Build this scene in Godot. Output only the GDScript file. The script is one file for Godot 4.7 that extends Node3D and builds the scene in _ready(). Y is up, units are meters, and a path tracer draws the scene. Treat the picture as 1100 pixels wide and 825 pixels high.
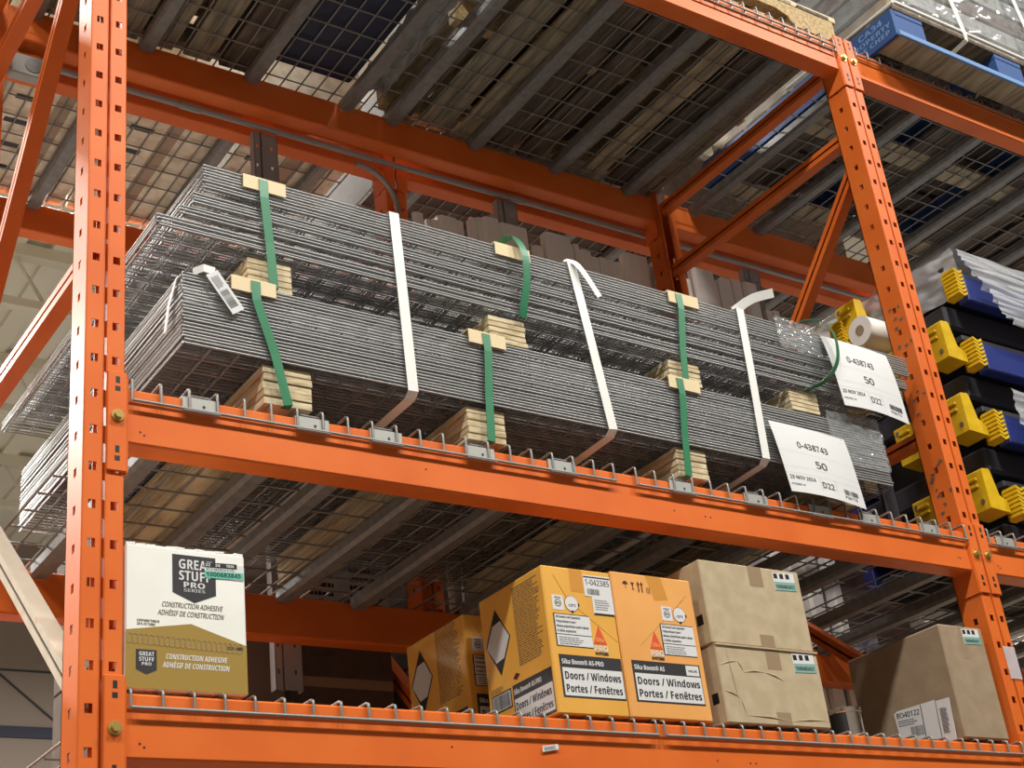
extends Node3D

const P := 0.0762          # hole pitch of the uprights
const BAY := 2.5166        # upright to upright
const TOP := 4.72
const MID := 2.965
const LOW := 2.365
var M := {}
var used := {}
var rng := RandomNumberGenerator.new()

# ------------------------------------------------------------------ helpers
func numbered(n: String) -> String:
	if not used.has(n):
		used[n] = 0
		return n
	used[n] += 1
	return "%s_%03d" % [n, used[n]]

func thing(called: String, label: String, category: String, at := Vector3.ZERO, group := "") -> Node3D:
	var o := Node3D.new()
	o.name = numbered(called)
	add_child(o)
	o.position = at
	o.set_meta("label", label)
	o.set_meta("category", category)
	if group != "":
		o.set_meta("group", group)
	return o

func tool() -> SurfaceTool:
	var s := SurfaceTool.new()
	s.begin(Mesh.PRIMITIVE_TRIANGLES)
	return s

func put(parent: Node, called: String, mesh: Mesh, m: Material, label := "") -> MeshInstance3D:
	var o := MeshInstance3D.new()
	o.mesh = mesh
	o.material_override = m
	o.name = called
	parent.add_child(o, true)
	if label != "":
		o.set_meta("label", label)
	return o

func part(parent: Node, called: String, s: SurfaceTool, m: Material, label := "") -> MeshInstance3D:
	return put(parent, called, s.commit(), m, label)

func structure(called: String, s: SurfaceTool, m: Material) -> MeshInstance3D:
	var o := part(self, called, s, m)
	o.set_meta("kind", "structure")
	return o

func tri(s: SurfaceTool, a: Vector3, b: Vector3, c: Vector3) -> void:
	var n := (a - c).cross(a - b).normalized()
	for v in [a, b, c]:
		s.set_normal(n)
		s.add_vertex(v)

func quad(s: SurfaceTool, a: Vector3, b: Vector3, c: Vector3, d: Vector3) -> void:
	tri(s, a, b, c)
	tri(s, a, c, d)

# quad facing the direction "out"
func face(s: SurfaceTool, a: Vector3, b: Vector3, c: Vector3, d: Vector3, out: Vector3) -> void:
	if (a - c).cross(a - b).dot(out) < 0.0:
		quad(s, a, d, c, b)
	else:
		quad(s, a, b, c, d)

func box(s: SurfaceTool, c: Vector3, size: Vector3, b := Basis()) -> void:
	var h := size * 0.5
	for i in 3:
		for sg in [-1.0, 1.0]:
			var n := Vector3.ZERO
			n[i] = sg
			var u := Vector3.ZERO
			u[(i + 1) % 3] = h[(i + 1) % 3]
			var v := Vector3.ZERO
			v[(i + 2) % 3] = h[(i + 2) % 3]
			var o := n * h[i]
			face(s, c + b * (o - u - v), c + b * (o + u - v), c + b * (o + u + v), c + b * (o - u + v), b * n)

# box given by two corners
func bx(s: SurfaceTool, a: Vector3, b: Vector3) -> void:
	box(s, (a + b) * 0.5, (b - a).abs())

# box with chamfered edges
func bevel(s: SurfaceTool, c: Vector3, size: Vector3, r: float, b := Basis()) -> void:
	var h := size * 0.5
	var k := h - Vector3(r, r, r)
	for i in 3:
		var j := (i + 1) % 3
		var l := (i + 2) % 3
		for sg in [-1.0, 1.0]:
			var q := []
			for e in [[-1, -1], [1, -1], [1, 1], [-1, 1]]:
				var p := Vector3.ZERO
				p[i] = sg * h[i]
				p[j] = e[0] * k[j]
				p[l] = e[1] * k[l]
				q.append(c + b * p)
			var n := Vector3.ZERO
			n[i] = sg
			face(s, q[0], q[1], q[2], q[3], b * n)
		for sj in [-1.0, 1.0]:
			for sl in [-1.0, 1.0]:
				var q := []
				for e in [[0, -1], [0, 1], [1, 1], [1, -1]]:
					var p := Vector3.ZERO
					p[i] = e[1] * k[i]
					p[j] = sj * (h[j] if e[0] == 0 else k[j])
					p[l] = sl * (k[l] if e[0] == 0 else h[l])
					q.append(c + b * p)
				var n := Vector3.ZERO
				n[j] = sj
				n[l] = sl
				face(s, q[0], q[1], q[2], q[3], b * n)
	for sx in [-1.0, 1.0]:
		for sy in [-1.0, 1.0]:
			for sz in [-1.0, 1.0]:
				var a := c + b * Vector3(sx * h.x, sy * k.y, sz * k.z)
				var d := c + b * Vector3(sx * k.x, sy * h.y, sz * k.z)
				var e := c + b * Vector3(sx * k.x, sy * k.y, sz * h.z)
				if (a - e).cross(a - d).dot(b * Vector3(sx, sy, sz)) < 0:
					tri(s, a, e, d)
				else:
					tri(s, a, d, e)

# round tube along a polyline
func tube(s: SurfaceTool, pts: Array, r: float, sides := 6, caps := true) -> void:
	var rings := []
	var up := Vector3.UP
	for i in pts.size():
		var d: Vector3
		if i == 0:
			d = pts[1] - pts[0]
		elif i == pts.size() - 1:
			d = pts[i] - pts[i - 1]
		else:
			d = (pts[i] - pts[i - 1]).normalized() + (pts[i + 1] - pts[i]).normalized()
		d = d.normalized()
		if i == 0:
			up = Vector3.UP if absf(d.y) < 0.9 else Vector3.RIGHT
		var x := d.cross(up).normalized()
		up = x.cross(d).normalized()
		var ring := []
		for k in sides:
			var a := TAU * k / sides
			ring.append([pts[i] + (x * cos(a) + up * sin(a)) * r, x * cos(a) + up * sin(a)])
		rings.append(ring)
	for i in pts.size() - 1:
		for k in sides:
			var a = rings[i][k]
			var b = rings[i][(k + 1) % sides]
			var c = rings[i + 1][(k + 1) % sides]
			var d = rings[i + 1][k]
			for v in ([a, b, c, a, c, d] if (a[0] - c[0]).cross(a[0] - b[0]).dot(a[1] + b[1]) > 0 else [a, c, b, a, d, c]):
				s.set_normal(v[1])
				s.add_vertex(v[0])
	if caps:
		for e in [0, pts.size() - 1]:
			var o: Vector3 = pts[e] - pts[1 if e == 0 else e - 1]
			for k in range(1, sides - 1):
				var a: Vector3 = rings[e][0][0]
				var b: Vector3 = rings[e][k][0]
				var c: Vector3 = rings[e][k + 1][0]
				if (a - c).cross(a - b).dot(o) < 0:
					tri(s, a, c, b)
				else:
					tri(s, a, b, c)

# profile (any simple polygon) extruded from at along axis w; u and v carry the profile's x and y
func extrude(s: SurfaceTool, prof: PackedVector2Array, at: Vector3, u: Vector3, v: Vector3, w: Vector3) -> void:
	var cen := Vector2.ZERO
	for q in prof:
		cen += q / prof.size()
	var area := 0.0
	for i in prof.size():
		area += prof[i].cross(prof[(i + 1) % prof.size()])
	for i in prof.size():
		var a := prof[i]
		var b := prof[(i + 1) % prof.size()]
		var t := (b - a)
		var n2 := Vector2(t.y, -t.x) * signf(area)
		var n := u * n2.x + v * n2.y
		var pa := at + u * a.x + v * a.y
		var pb := at + u * b.x + v * b.y
		face(s, pa, pb, pb + w, pa + w, n)
	var idx := Geometry2D.triangulate_polygon(prof)
	for e in [0, 1]:
		for i in range(0, idx.size(), 3):
			var q := []
			for k in 3:
				var c := prof[idx[i + k]]
				q.append(at + u * c.x + v * c.y + w * e)
			if (q[0] - q[2]).cross(q[0] - q[1]).dot(w * (e * 2.0 - 1.0)) < 0:
				tri(s, q[0], q[2], q[1])
			else:
				tri(s, q[0], q[1], q[2])

# flat strap along a polyline; "side" is the width direction
func ribbon(s: SurfaceTool, pts: Array, side: Vector3, w: float, t := 0.0012) -> void:
	var lo := []
	var hi := []
	for i in pts.size():
		var d: Vector3 = pts[mini(i + 1, pts.size() - 1)] - pts[maxi(i - 1, 0)]
		var x := (side - d.normalized() * side.dot(d.normalized())).normalized()
		var n := x.cross(d).normalized()
		lo.append([pts[i] - x * w / 2 - n * t / 2, pts[i] + x * w / 2 - n * t / 2])
		hi.append([pts[i] - x * w / 2 + n * t / 2, pts[i] + x * w / 2 + n * t / 2])
	for i in pts.size() - 1:
		quad(s, lo[i][0], lo[i][1], lo[i + 1][1], lo[i + 1][0])
		quad(s, hi[i][1], hi[i][0], hi[i + 1][0], hi[i + 1][1])
		quad(s, lo[i][0], lo[i + 1][0], hi[i + 1][0], hi[i][0])
		quad(s, lo[i][1], hi[i][1], hi[i + 1][1], lo[i + 1][1])

# rounds a polyline
func smooth(pts: Array) -> Array:
	var out := []
	for i in pts.size() - 1:
		var a: Vector3 = pts[maxi(i - 1, 0)]
		var b: Vector3 = pts[i]
		var c: Vector3 = pts[i + 1]
		var d: Vector3 = pts[mini(i + 2, pts.size() - 1)]
		for k in 6:
			out.append(b.cubic_interpolate(c, a, d, k / 6.0))
	out.append(pts[pts.size() - 1])
	return out

# upright plate of the given width with one column of rectangular holes
func holed(s: SurfaceTool, o: Vector3, u: Vector3, n: Vector3, w: float, y0: float, y1: float, uc: float, hw: float, hh: float, shift := 0.0) -> void:
	var t := 0.0028
	var ys := []
	var k := ceili((3.02 + shift - y1) / P + 0.3)
	var y := 3.02 + shift - k * P
	while y > y0 + hh:
		ys.push_front(y)
		y -= P
	var strip := func(ua: float, ub: float, ya: float, yb: float) -> void:
		for e in [0.0, 1.0]:
			var b: Vector3 = o - n * t * e
			face(s, b + u * ua + Vector3.UP * ya, b + u * ub + Vector3.UP * ya, b + u * ub + Vector3.UP * yb, b + u * ua + Vector3.UP * yb, n * (1.0 - 2.0 * e))
	var last := y0
	for c in ys:
		strip.call(0.0, w, last, c - hh / 2)
		strip.call(0.0, uc - hw / 2, c - hh / 2, c + hh / 2)
		strip.call(uc + hw / 2, w, c - hh / 2, c + hh / 2)
		var p := [Vector2(uc - hw / 2, c - hh / 2), Vector2(uc + hw / 2, c - hh / 2), Vector2(uc + hw / 2, c + hh / 2), Vector2(uc - hw / 2, c + hh / 2)]
		for i in 4:
			var a: Vector3 = o + u * p[i].x + Vector3.UP * p[i].y
			var b: Vector3 = o + u * p[(i + 1) % 4].x + Vector3.UP * p[(i + 1) % 4].y
			quad(s, a, b, b - n * t, a - n * t)
		last = c + hh / 2
	strip.call(0.0, w, last, y1)

func noise_tex(seed_: int, freq: float, stops: Array, size := 256, oct := 4, kind := FastNoiseLite.TYPE_SIMPLEX_SMOOTH) -> NoiseTexture2D:
	var f := FastNoiseLite.new()
	f.seed = seed_
	f.frequency = freq
	f.noise_type = kind
	f.fractal_octaves = oct
	var t := NoiseTexture2D.new()
	t.width = size
	t.height = size
	t.seamless = true
	t.noise = f
	var g := Gradient.new()
	g.offsets = PackedFloat32Array(stops.map(func(e): return e[0]))
	g.colors = PackedColorArray(stops.map(func(e): return e[1]))
	t.color_ramp = g
	return t

func mat(called: String, c: Color, rough := 0.6, metal := 0.0) -> StandardMaterial3D:
	var m := StandardMaterial3D.new()
	m.albedo_color = c
	m.roughness = rough
	m.metallic = metal
	M[called] = m
	return m

func textured(called: String, seed_: int, freq: float, stops: Array, scale: Vector3, rough := 0.7, metal := 0.0, size := 256) -> StandardMaterial3D:
	var m := mat(called, Color.WHITE, rough, metal)
	m.albedo_texture = noise_tex(seed_, freq, stops, size)
	m.uv1_triplanar = true
	m.uv1_world_triplanar = true
	m.uv1_scale = scale
	return m

# ------------------------------------------------------------------ lettering and print on a flat face
# a face is [origin, u, v, n]: u to the right and v up as one reads it, n out of it
func text_mesh(words: String, h: float, w := 0.0, bold := true, serif := false) -> ArrayMesh:
	var tm := TextMesh.new()
	var f := SystemFont.new()
	f.font_names = PackedStringArray(["Droid Serif" if serif else "Droid Sans"])
	f.font_weight = 700 if bold else 400
	tm.font = f
	tm.text = words
	tm.font_size = 48
	tm.pixel_size = 0.01
	tm.depth = 0.02
	tm.curve_step = 2.0
	var arr := tm.get_mesh_arrays()
	var vs: PackedVector3Array = arr[Mesh.ARRAY_VERTEX]
	var lo := Vector3(1e9, 1e9, 1e9)
	var hi := -lo
	for v in vs:
		lo = lo.min(v)
		hi = hi.max(v)
	var cap := 0.343           # height of a capital at this size
	var sy := h / cap
	var sx := sy if w == 0.0 else w / (hi.x - lo.x)
	for i in vs.size():
		var v := vs[i]
		vs[i] = Vector3((v.x - lo.x) * sx, (v.y - (hi.y - cap if hi.y - lo.y < cap * 1.1 else lo.y)) * sy, (v.z - lo.z) * 0.02)
	if hi.y - lo.y < cap * 1.1:
		for i in vs.size():
			vs[i].y -= (hi.y - cap - (hi.y - cap)) * sy
	arr[Mesh.ARRAY_VERTEX] = vs
	var am := ArrayMesh.new()
	am.add_surface_from_arrays(Mesh.PRIMITIVE_TRIANGLES, arr)
	return am

func letters(parent: Node, f: Array, words: String, u: float, v: float, h: float, w: float, m: Material, lift := 0.0008, bold := true, slant := 0.0) -> MeshInstance3D:
	var o := put(parent, "lettering", text_mesh(words, h, w, bold), m)
	o.transform = Transform3D(Basis(f[1], f[2] + f[1] * slant, f[3] * (lift / 0.0004)), f[0] + f[1] * u + f[2] * v)
	return o

func panel(parent: Node, called: String, f: Array, u0: float, v0: float, u1: float, v1: float, m: Material, lift := 0.0005) -> MeshInstance3D:
	return poly(parent, called, f, [Vector2(u0, v0), Vector2(u1, v0), Vector2(u1, v1), Vector2(u0, v1)], m, lift)

func poly(parent: Node, called: String, f: Array, pts: Array, m: Material, lift := 0.0005) -> MeshInstance3D:
	var s := tool()
	extrude(s, PackedVector2Array(pts), f[0], f[1], f[2], f[3] * lift)
	return part(parent, called, s, m)

func bars(parent: Node, called: String, f: Array, u0: float, v0: float, u1: float, v1: float, n: int, m: Material, upright := true, lift := 0.0009, fill := 0.5) -> MeshInstance3D:
	var s := tool()
	for i in n:
		var t0 := float(i) / n
		var ww := fill * (0.5 + rng.randf() * 0.8) / n
		if upright:
			var a := lerpf(u0, u1, t0)
			var b := lerpf(u0, u1, minf(t0 + ww, 1.0))
			face(s, f[0] + f[1] * a + f[2] * v0 + f[3] * lift, f[0] + f[1] * b + f[2] * v0 + f[3] * lift, f[0] + f[1] * b + f[2] * v1 + f[3] * lift, f[0] + f[1] * a + f[2] * v1 + f[3] * lift, f[3])
		else:
			var a := lerpf(v0, v1, t0)
			var b := lerpf(v0, v1, t0 + fill / n)
			var e := lerpf(u0, u1, 0.75 + rng.randf() * 0.25)
			var q := u0
			while q < e:           # words of uneven length
				var r := minf(q + (u1 - u0) * (0.05 + rng.randf() * 0.13), e)
				face(s, f[0] + f[1] * q + f[2] * a + f[3] * lift, f[0] + f[1] * r + f[2] * a + f[3] * lift, f[0] + f[1] * r + f[2] * b + f[3] * lift, f[0] + f[1] * q + f[2] * b + f[3] * lift, f[3])
				q = r + (u1 - u0) * 0.02
	return part(parent, called, s, m)

func ring(u: float, v: float, r: float, n := 20) -> Array:
	var q := []
	for i in n:
		q.append(Vector2(u + cos(TAU * i / n) * r, v + sin(TAU * i / n) * r))
	return q

# ------------------------------------------------------------------ materials
func make_materials() -> void:
	var o := textured("orange", 3, 0.012, [[0.0, Color(0.82, 0.385, 0.14)], [0.5, Color(0.855, 0.415, 0.155)], [1.0, Color(0.87, 0.445, 0.19)]], Vector3(0.9, 0.9, 0.9), 0.5, 0.0)
	o.clearcoat_enabled = true
	o.clearcoat = 0.12
	o.metallic_specular = 0.35
	o.clearcoat_roughness = 0.3
	textured("dusty", 5, 0.02, [[0.0, Color(0.74, 0.70, 0.62)], [0.7, Color(0.80, 0.75, 0.68)], [1.0, Color(0.82, 0.55, 0.40)]], Vector3(2, 2, 2), 0.85)
	mat("bare", Color(0.50, 0.46, 0.42), 0.5, 0.5)
	textured("galv", 7, 0.03, [[0.0, Color(0.44, 0.44, 0.435)], [1.0, Color(0.54, 0.54, 0.53)]], Vector3(3, 3, 3), 0.5, 0.2)
	mat("wire", Color(0.56, 0.55, 0.53), 0.45, 0.4)
	mat("bundle", Color(0.63, 0.63, 0.63), 0.4, 0.5)
	mat("clip", Color(0.66, 0.66, 0.64), 0.5, 0.3)
	mat("post_grey", Color(0.58, 0.57, 0.57), 0.5, 0.0)
	mat("conduit", Color(0.62, 0.62, 0.61), 0.4, 0.6)
	mat("zinc", Color(0.78, 0.68, 0.40), 0.35, 0.7)
	textured("pallet", 11, 0.02, [[0.0, Color(0.36, 0.34, 0.29)], [0.45, Color(0.50, 0.47, 0.40)], [1.0, Color(0.62, 0.58, 0.50)]], Vector3(7, 7, 0.8), 0.85)
	textured("pallet_dark", 13, 0.02, [[0.0, Color(0.22, 0.18, 0.16)], [0.5, Color(0.34, 0.30, 0.26)], [1.0, Color(0.47, 0.42, 0.35)]], Vector3(7, 7, 0.8), 0.85)
	textured("block", 17, 0.02, [[0.0, Color(0.64, 0.56, 0.42)], [0.5, Color(0.80, 0.74, 0.60)], [1.0, Color(0.88, 0.83, 0.72)]], Vector3(3, 14, 1.0), 0.8)
	textured("block_b", 18, 0.02, [[0.0, Color(0.58, 0.50, 0.37)], [0.5, Color(0.75, 0.68, 0.54)], [1.0, Color(0.84, 0.78, 0.66)]], Vector3(3, 14, 1.0), 0.8)
	textured("osb", 19, 0.05, [[0.0, Color(0.55, 0.45, 0.30)], [0.5, Color(0.70, 0.60, 0.43)], [1.0, Color(0.78, 0.70, 0.53)]], Vector3(4, 4, 4), 0.8)
	textured("carton", 23, 0.02, [[0.0, Color(0.56, 0.48, 0.38)], [1.0, Color(0.62, 0.54, 0.44)]], Vector3(3, 3, 3), 0.8)
	textured("carton_pale", 24, 0.02, [[0.0, Color(0.67, 0.60, 0.48)], [1.0, Color(0.74, 0.67, 0.55)]], Vector3(3, 3, 3), 0.8)
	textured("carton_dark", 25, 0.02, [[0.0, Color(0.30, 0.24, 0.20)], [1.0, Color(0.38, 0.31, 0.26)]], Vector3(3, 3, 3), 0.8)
	textured("box_white", 26, 0.02, [[0.0, Color(0.74, 0.69, 0.60)], [0.5, Color(0.84, 0.80, 0.72)], [1.0, Color(0.90, 0.88, 0.83)]], Vector3(2.5, 2.5, 2.5), 0.7)
	textured("pallet_brown", 14, 0.02, [[0.0, Color(0.42, 0.38, 0.31)], [0.5, Color(0.59, 0.54, 0.44)], [1.0, Color(0.71, 0.66, 0.55)]], Vector3(7, 7, 0.8), 0.85)
	mat("tape", Color(0.60, 0.51, 0.41), 0.35)
	mat("amber_tape", Color(0.80, 0.56, 0.24), 0.35)
	textured("amber", 27, 0.01, [[0.0, Color(0.85, 0.62, 0.23)], [1.0, Color(0.89, 0.66, 0.27)]], Vector3(2, 2, 2), 0.6)
	textured("amber_b", 28, 0.01, [[0.0, Color(0.87, 0.61, 0.31)], [1.0, Color(0.91, 0.65, 0.35)]], Vector3(2, 2, 2), 0.6)
	textured("white_card", 29, 0.01, [[0.0, Color(0.90, 0.90, 0.87)], [1.0, Color(0.94, 0.94, 0.91)]], Vector3(2, 2, 2), 0.5)
	mat("gold", Color(0.60, 0.49, 0.20), 0.5)
	mat("paper", Color(0.83, 0.83, 0.83), 0.6)
	mat("ink", Color(0.07, 0.065, 0.065), 0.55)
	mat("charcoal", Color(0.17, 0.17, 0.18), 0.5)
	mat("grey_ink", Color(0.42, 0.42, 0.42), 0.6)
	mat("olive_ink", Color(0.38, 0.36, 0.28), 0.6)
	mat("teal", Color(0.36, 0.72, 0.64), 0.5)
	mat("sea", Color(0.50, 0.66, 0.62), 0.5)
	mat("silver_label", Color(0.66, 0.67, 0.67), 0.4)
	mat("hex_grey", Color(0.78, 0.78, 0.77), 0.6)
	mat("far_wall", Color(0.56, 0.51, 0.47), 0.8)
	mat("brick_red", Color(0.84, 0.31, 0.16), 0.55)
	mat("dark_red", Color(0.30, 0.05, 0.04), 0.55)
	mat("cream", Color(0.86, 0.78, 0.62), 0.6)
	var g := mat("green", Color(0.12, 0.46, 0.30), 0.35)
	g.clearcoat_enabled = true
	g.clearcoat = 0.3
	mat("strap_white", Color(0.90, 0.90, 0.88), 0.4)
	mat("navy", Color(0.09, 0.14, 0.24), 0.5)
	mat("pallet_blue", Color(0.16, 0.30, 0.52), 0.7)
	mat("pallet_blue_edge", Color(0.42, 0.55, 0.72), 0.8)
	textured("yellow", 31, 0.02, [[0.0, Color(0.78, 0.62, 0.08)], [1.0, Color(0.86, 0.72, 0.14)]], Vector3(3, 3, 3), 0.35)
	mat("blue", Color(0.15, 0.20, 0.46), 0.35)
	mat("slate", Color(0.18, 0.18, 0.21), 0.5)
	mat("white_plastic", Color(0.93, 0.91, 0.88), 0.5)
	mat("chrome", Color(0.85, 0.84, 0.82), 0.12, 1.0)
	mat("foil", Color(0.92, 0.93, 0.95), 0.3, 0.5)
	var fl := mat("film", Color(0.90, 0.91, 0.93, 0.38), 0.16)
	fl.transparency = BaseMaterial3D.TRANSPARENCY_ALPHA
	var fc := mat("film_clear", Color(0.9, 0.92, 0.93, 0.16), 0.1)
	fc.transparency = BaseMaterial3D.TRANSPARENCY_ALPHA
	textured("concrete", 37, 0.01, [[0.0, Color(0.38, 0.37, 0.36)], [1.0, Color(0.47, 0.46, 0.44)]], Vector3(0.3, 0.3, 0.3), 0.4)
	mat("roof", Color(0.90, 0.88, 0.81), 0.7)
	mat("wall", Color(0.44, 0.40, 0.37), 0.8)
	mat("joist", Color(0.86, 0.84, 0.77), 0.6)
	mat("stripe", Color(0.07, 0.08, 0.20), 0.5)
	var e := mat("lamp_glow", Color(0.95, 0.95, 0.92), 0.5)
	e.emission_enabled = true
	e.emission = Color(1.0, 0.98, 0.95)
	e.emission_energy_multiplier = 4.0
	mat("lamp_case", Color(0.85, 0.85, 0.84), 0.5)

# ------------------------------------------------------------------ camera, environment, light
func setup() -> void:
	var cam := Camera3D.new()
	cam.name = "camera"
	add_child(cam)
	cam.position = Vector3(-0.8966, 1.6012, 2.4616)
	cam.rotation = Vector3(0.466347, -0.642097, -0.124777)
	cam.fov = 29.015
	cam.near = 0.05
	cam.far = 80.0
	cam.current = true
	var we := WorldEnvironment.new()
	we.name = "environment"
	var env := Environment.new()
	env.background_mode = Environment.BG_COLOR
	env.background_color = Color(0.02, 0.02, 0.02)
	env.tonemap_mode = Environment.TONE_MAPPER_LINEAR
	env.tonemap_exposure = 1.0
	env.sdfgi_enabled = true
	env.ssao_enabled = true
	env.ssil_enabled = true
	we.environment = env
	add_child(we)
	# rows of high-bay panels over the aisle in front and the aisle behind
	for e in [[-4.4, 3.2, 27.5], [-1.2, 3.2, 27.5], [2.0, 3.2, 27.5], [5.2, 3.2, 27.5], [-3.0, -4.2, 76.0], [1.0, -4.2, 76.0], [5.0, -4.2, 76.0], [-5.0, -8.6, 60.0], [-1.6, -8.6, 60.0], [6.4, -8.6, 60.0], [10.0, -8.6, 60.0]]:
		lamp(Vector3(e[0], 7.6, e[1]), e[2])

func lamp(at: Vector3, energy: float) -> void:
	var t := thing("high_bay_lamp", "white high-bay panel lamp hanging over an aisle above the picture", "lamp", at, "high-bay lamps")
	var s := tool()
	bx(s, Vector3(-0.65, 0.02, -0.25), Vector3(0.65, 0.1, 0.25))
	part(t, "housing", s, M.lamp_case)
	s = tool()
	bx(s, Vector3(-0.6, 0.005, -0.2), Vector3(0.6, 0.02, 0.2))
	part(t, "diffuser", s, M.lamp_glow)
	s = tool()
	for x in [-0.5, 0.5]:
		tube(s, [Vector3(x, 0.1, 0), Vector3(x, 9.2 - at.y, 0)], 0.006, 5)
	part(t, "hanger", s, M.lamp_case)
	var l := AreaLight3D.new()
	l.name = "lamp_light"
	l.area_size = Vector2(1.2, 0.4)
	l.light_energy = energy
	l.light_color = Color(1.0, 0.99, 0.965)
	if "area_range" in l:
		l.area_range = 40.0
	l.shadow_enabled = true
	t.add_child(l)
	l.rotation = Vector3(-PI / 2, 0, 0)

# ------------------------------------------------------------------ the building
func building() -> void:
	var s := tool()
	bx(s, Vector3(-9, -0.2, -15.8), Vector3(15, 0, 8))
	structure("floor", s, M.concrete)
	s = tool()
	bx(s, Vector3(-9, 9.2, -15.8), Vector3(15, 9.5, 8))
	for i in 26:                        # ribs of the roof deck
		var z := -12.4 + i * 0.0
		var x := -2.0 + i * 0.42
		bx(s, Vector3(x, 9.14, -15.8), Vector3(x + 0.18, 9.2, -2.0))
		z = x
	structure("ceiling", s, M.roof)
	s = tool()
	bx(s, Vector3(-9, 0, -16.1), Vector3(15, 9.5, -15.8))
	structure("wall_back", s, M.far_wall)
	s = tool()
	bx(s, Vector3(-9, 0, 8), Vector3(15, 9.5, 8.3))
	structure("wall_front", s, M.wall)
	s = tool()
	bx(s, Vector3(-9.3, 0, -15.8), Vector3(-9, 9.5, 8))
	structure("wall_left", s, M.wall)
	s = tool()
	bx(s, Vector3(15, 0, -15.8), Vector3(15.3, 9.5, 8))
	structure("wall_right", s, M.wall)
	# roof joists running along the aisles, with slanting web bars
	var n := 1
	for z in [-8.9, -10.9, -6.6, -13.2]:
		s = tool()
		bx(s, Vector3(-8, 9.02, z - 0.06), Vector3(14, 9.14, z + 0.06))
		bx(s, Vector3(-8, 8.5, z - 0.05), Vector3(14, 8.58, z + 0.05))
		for i in 36:
			var x := -7.0 + i * 0.6
			tube(s, [Vector3(x, 8.56, z), Vector3(x + 0.3, 9.04, z), Vector3(x + 0.6, 8.56, z)], 0.02, 5)
		structure("trim_%d" % n, s, M.joist)
		n += 1
	# navy stripe and panel seams on the far wall
	s = tool()
	bx(s, Vector3(-6, 6.62, -15.8), Vector3(9, 6.76, -15.77))
	structure("trim_%d" % n, s, M.stripe)
	n += 1
	s = tool()
	bx(s, Vector3(-6, 7.46, -15.8), Vector3(9, 7.48, -15.785))
	tube(s, [Vector3(3.4, 8.10, -15.79), Vector3(4.235, 7.46, -15.79), Vector3(5.6, 6.37, -15.79)], 0.014, 5)
	structure("trim_%d" % n, s, M.charcoal)

# ------------------------------------------------------------------ racking
func post(parent: Node, called: String, x: float, z: float, facing: float, m: Material, y1 := 4.733, y0 := 0.0, worn := false) -> void:
	# x is the middle, z the outer face; facing +1 looks to the aisle in front
	var s := tool()
	var n := Vector3(0, 0, facing)
	var w := 0.036
	holed(s, Vector3(x - 0.035, 0, z), Vector3.RIGHT, n, w - 0.005, y0, y1, 0.014, 0.0145, 0.0175)
	holed(s, Vector3(x + 0.004, 0, z), Vector3.RIGHT, n, w - 0.005, y0, y1, 0.017, 0.0145, 0.0175)
	for e in [-1.0, 1.0]:              # rounded outer corners
		for i in 4:
			var a0 := PI / 2 * i / 4.0
			var a1 := PI / 2 * (i + 1) / 4.0
			var c := Vector3(x + e * 0.035, 0, z - facing * 0.005)
			var n0 := Vector3(e * sin(a0), 0, facing * cos(a0))
			var n1 := Vector3(e * sin(a1), 0, facing * cos(a1))
			var q := [[c + n0 * 0.005 + Vector3.UP * y0, n0], [c + n1 * 0.005 + Vector3.UP * y0, n1], [c + n1 * 0.005 + Vector3.UP * y1, n1], [c + n0 * 0.005 + Vector3.UP * y1, n0]]
			var cw: bool = (q[0][0] - q[2][0]).cross(q[0][0] - q[1][0]).dot(n0 + n1) > 0
			for k in ([0, 1, 2, 0, 2, 3] if cw else [0, 2, 1, 0, 3, 2]):
				s.set_normal(q[k][1])
				s.add_vertex(q[k][0])
	holed(s, Vector3(x - 0.004, 0, z - facing * 0.016), Vector3.RIGHT, n, 0.008, y0, y1, 0.004, 0.005, 0.040, P / 2)
	for e in [-0.004, 0.004]:
		bx(s, Vector3(x + e - 0.001, y0, z), Vector3(x + e + 0.001, y1, z - facing * 0.016))
	holed(s, Vector3(x - 0.040, 0, z - facing * 0.005), Vector3(0, 0, -facing), Vector3.LEFT, 0.080, y0, y1, 0.037, 0.014, 0.018, 0.0)
	holed(s, Vector3(x + 0.040, 0, z - facing * 0.005), Vector3(0, 0, -facing), Vector3.RIGHT, 0.080, y0, y1, 0.037, 0.014, 0.018, 0.0)
	bx(s, Vector3(x - 0.040, y0, z - facing * 0.085), Vector3(x - 0.028, y1, z - facing * 0.082))
	bx(s, Vector3(x + 0.007, y0, z - facing * 0.085), Vector3(x + 0.040, y1, z - facing * 0.082))
	var o := part(parent, called, s, m)
	if worn:                       # chipped paint, bare steel
		var k := tool()
		var f := [Vector3(x - 0.0405, 0, z), Vector3(0, 0, -1), Vector3.UP, Vector3.LEFT]
		for i in 26:
			var yy := 3.0 + rng.randf() * 0.75
			var uu := 0.006 + rng.randf() * 0.06
			var q := []
			for j in 7:
				q.append(Vector2(uu + cos(TAU * j / 7) * (0.003 + rng.randf() * 0.009), yy + sin(TAU * j / 7) * (0.002 + rng.randf() * 0.006)))
			extrude(k, PackedVector2Array(q), f[0], f[1], f[2], f[3] * 0.0004)
		part(o, "bare_steel_chips", k, M.bare)

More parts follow.
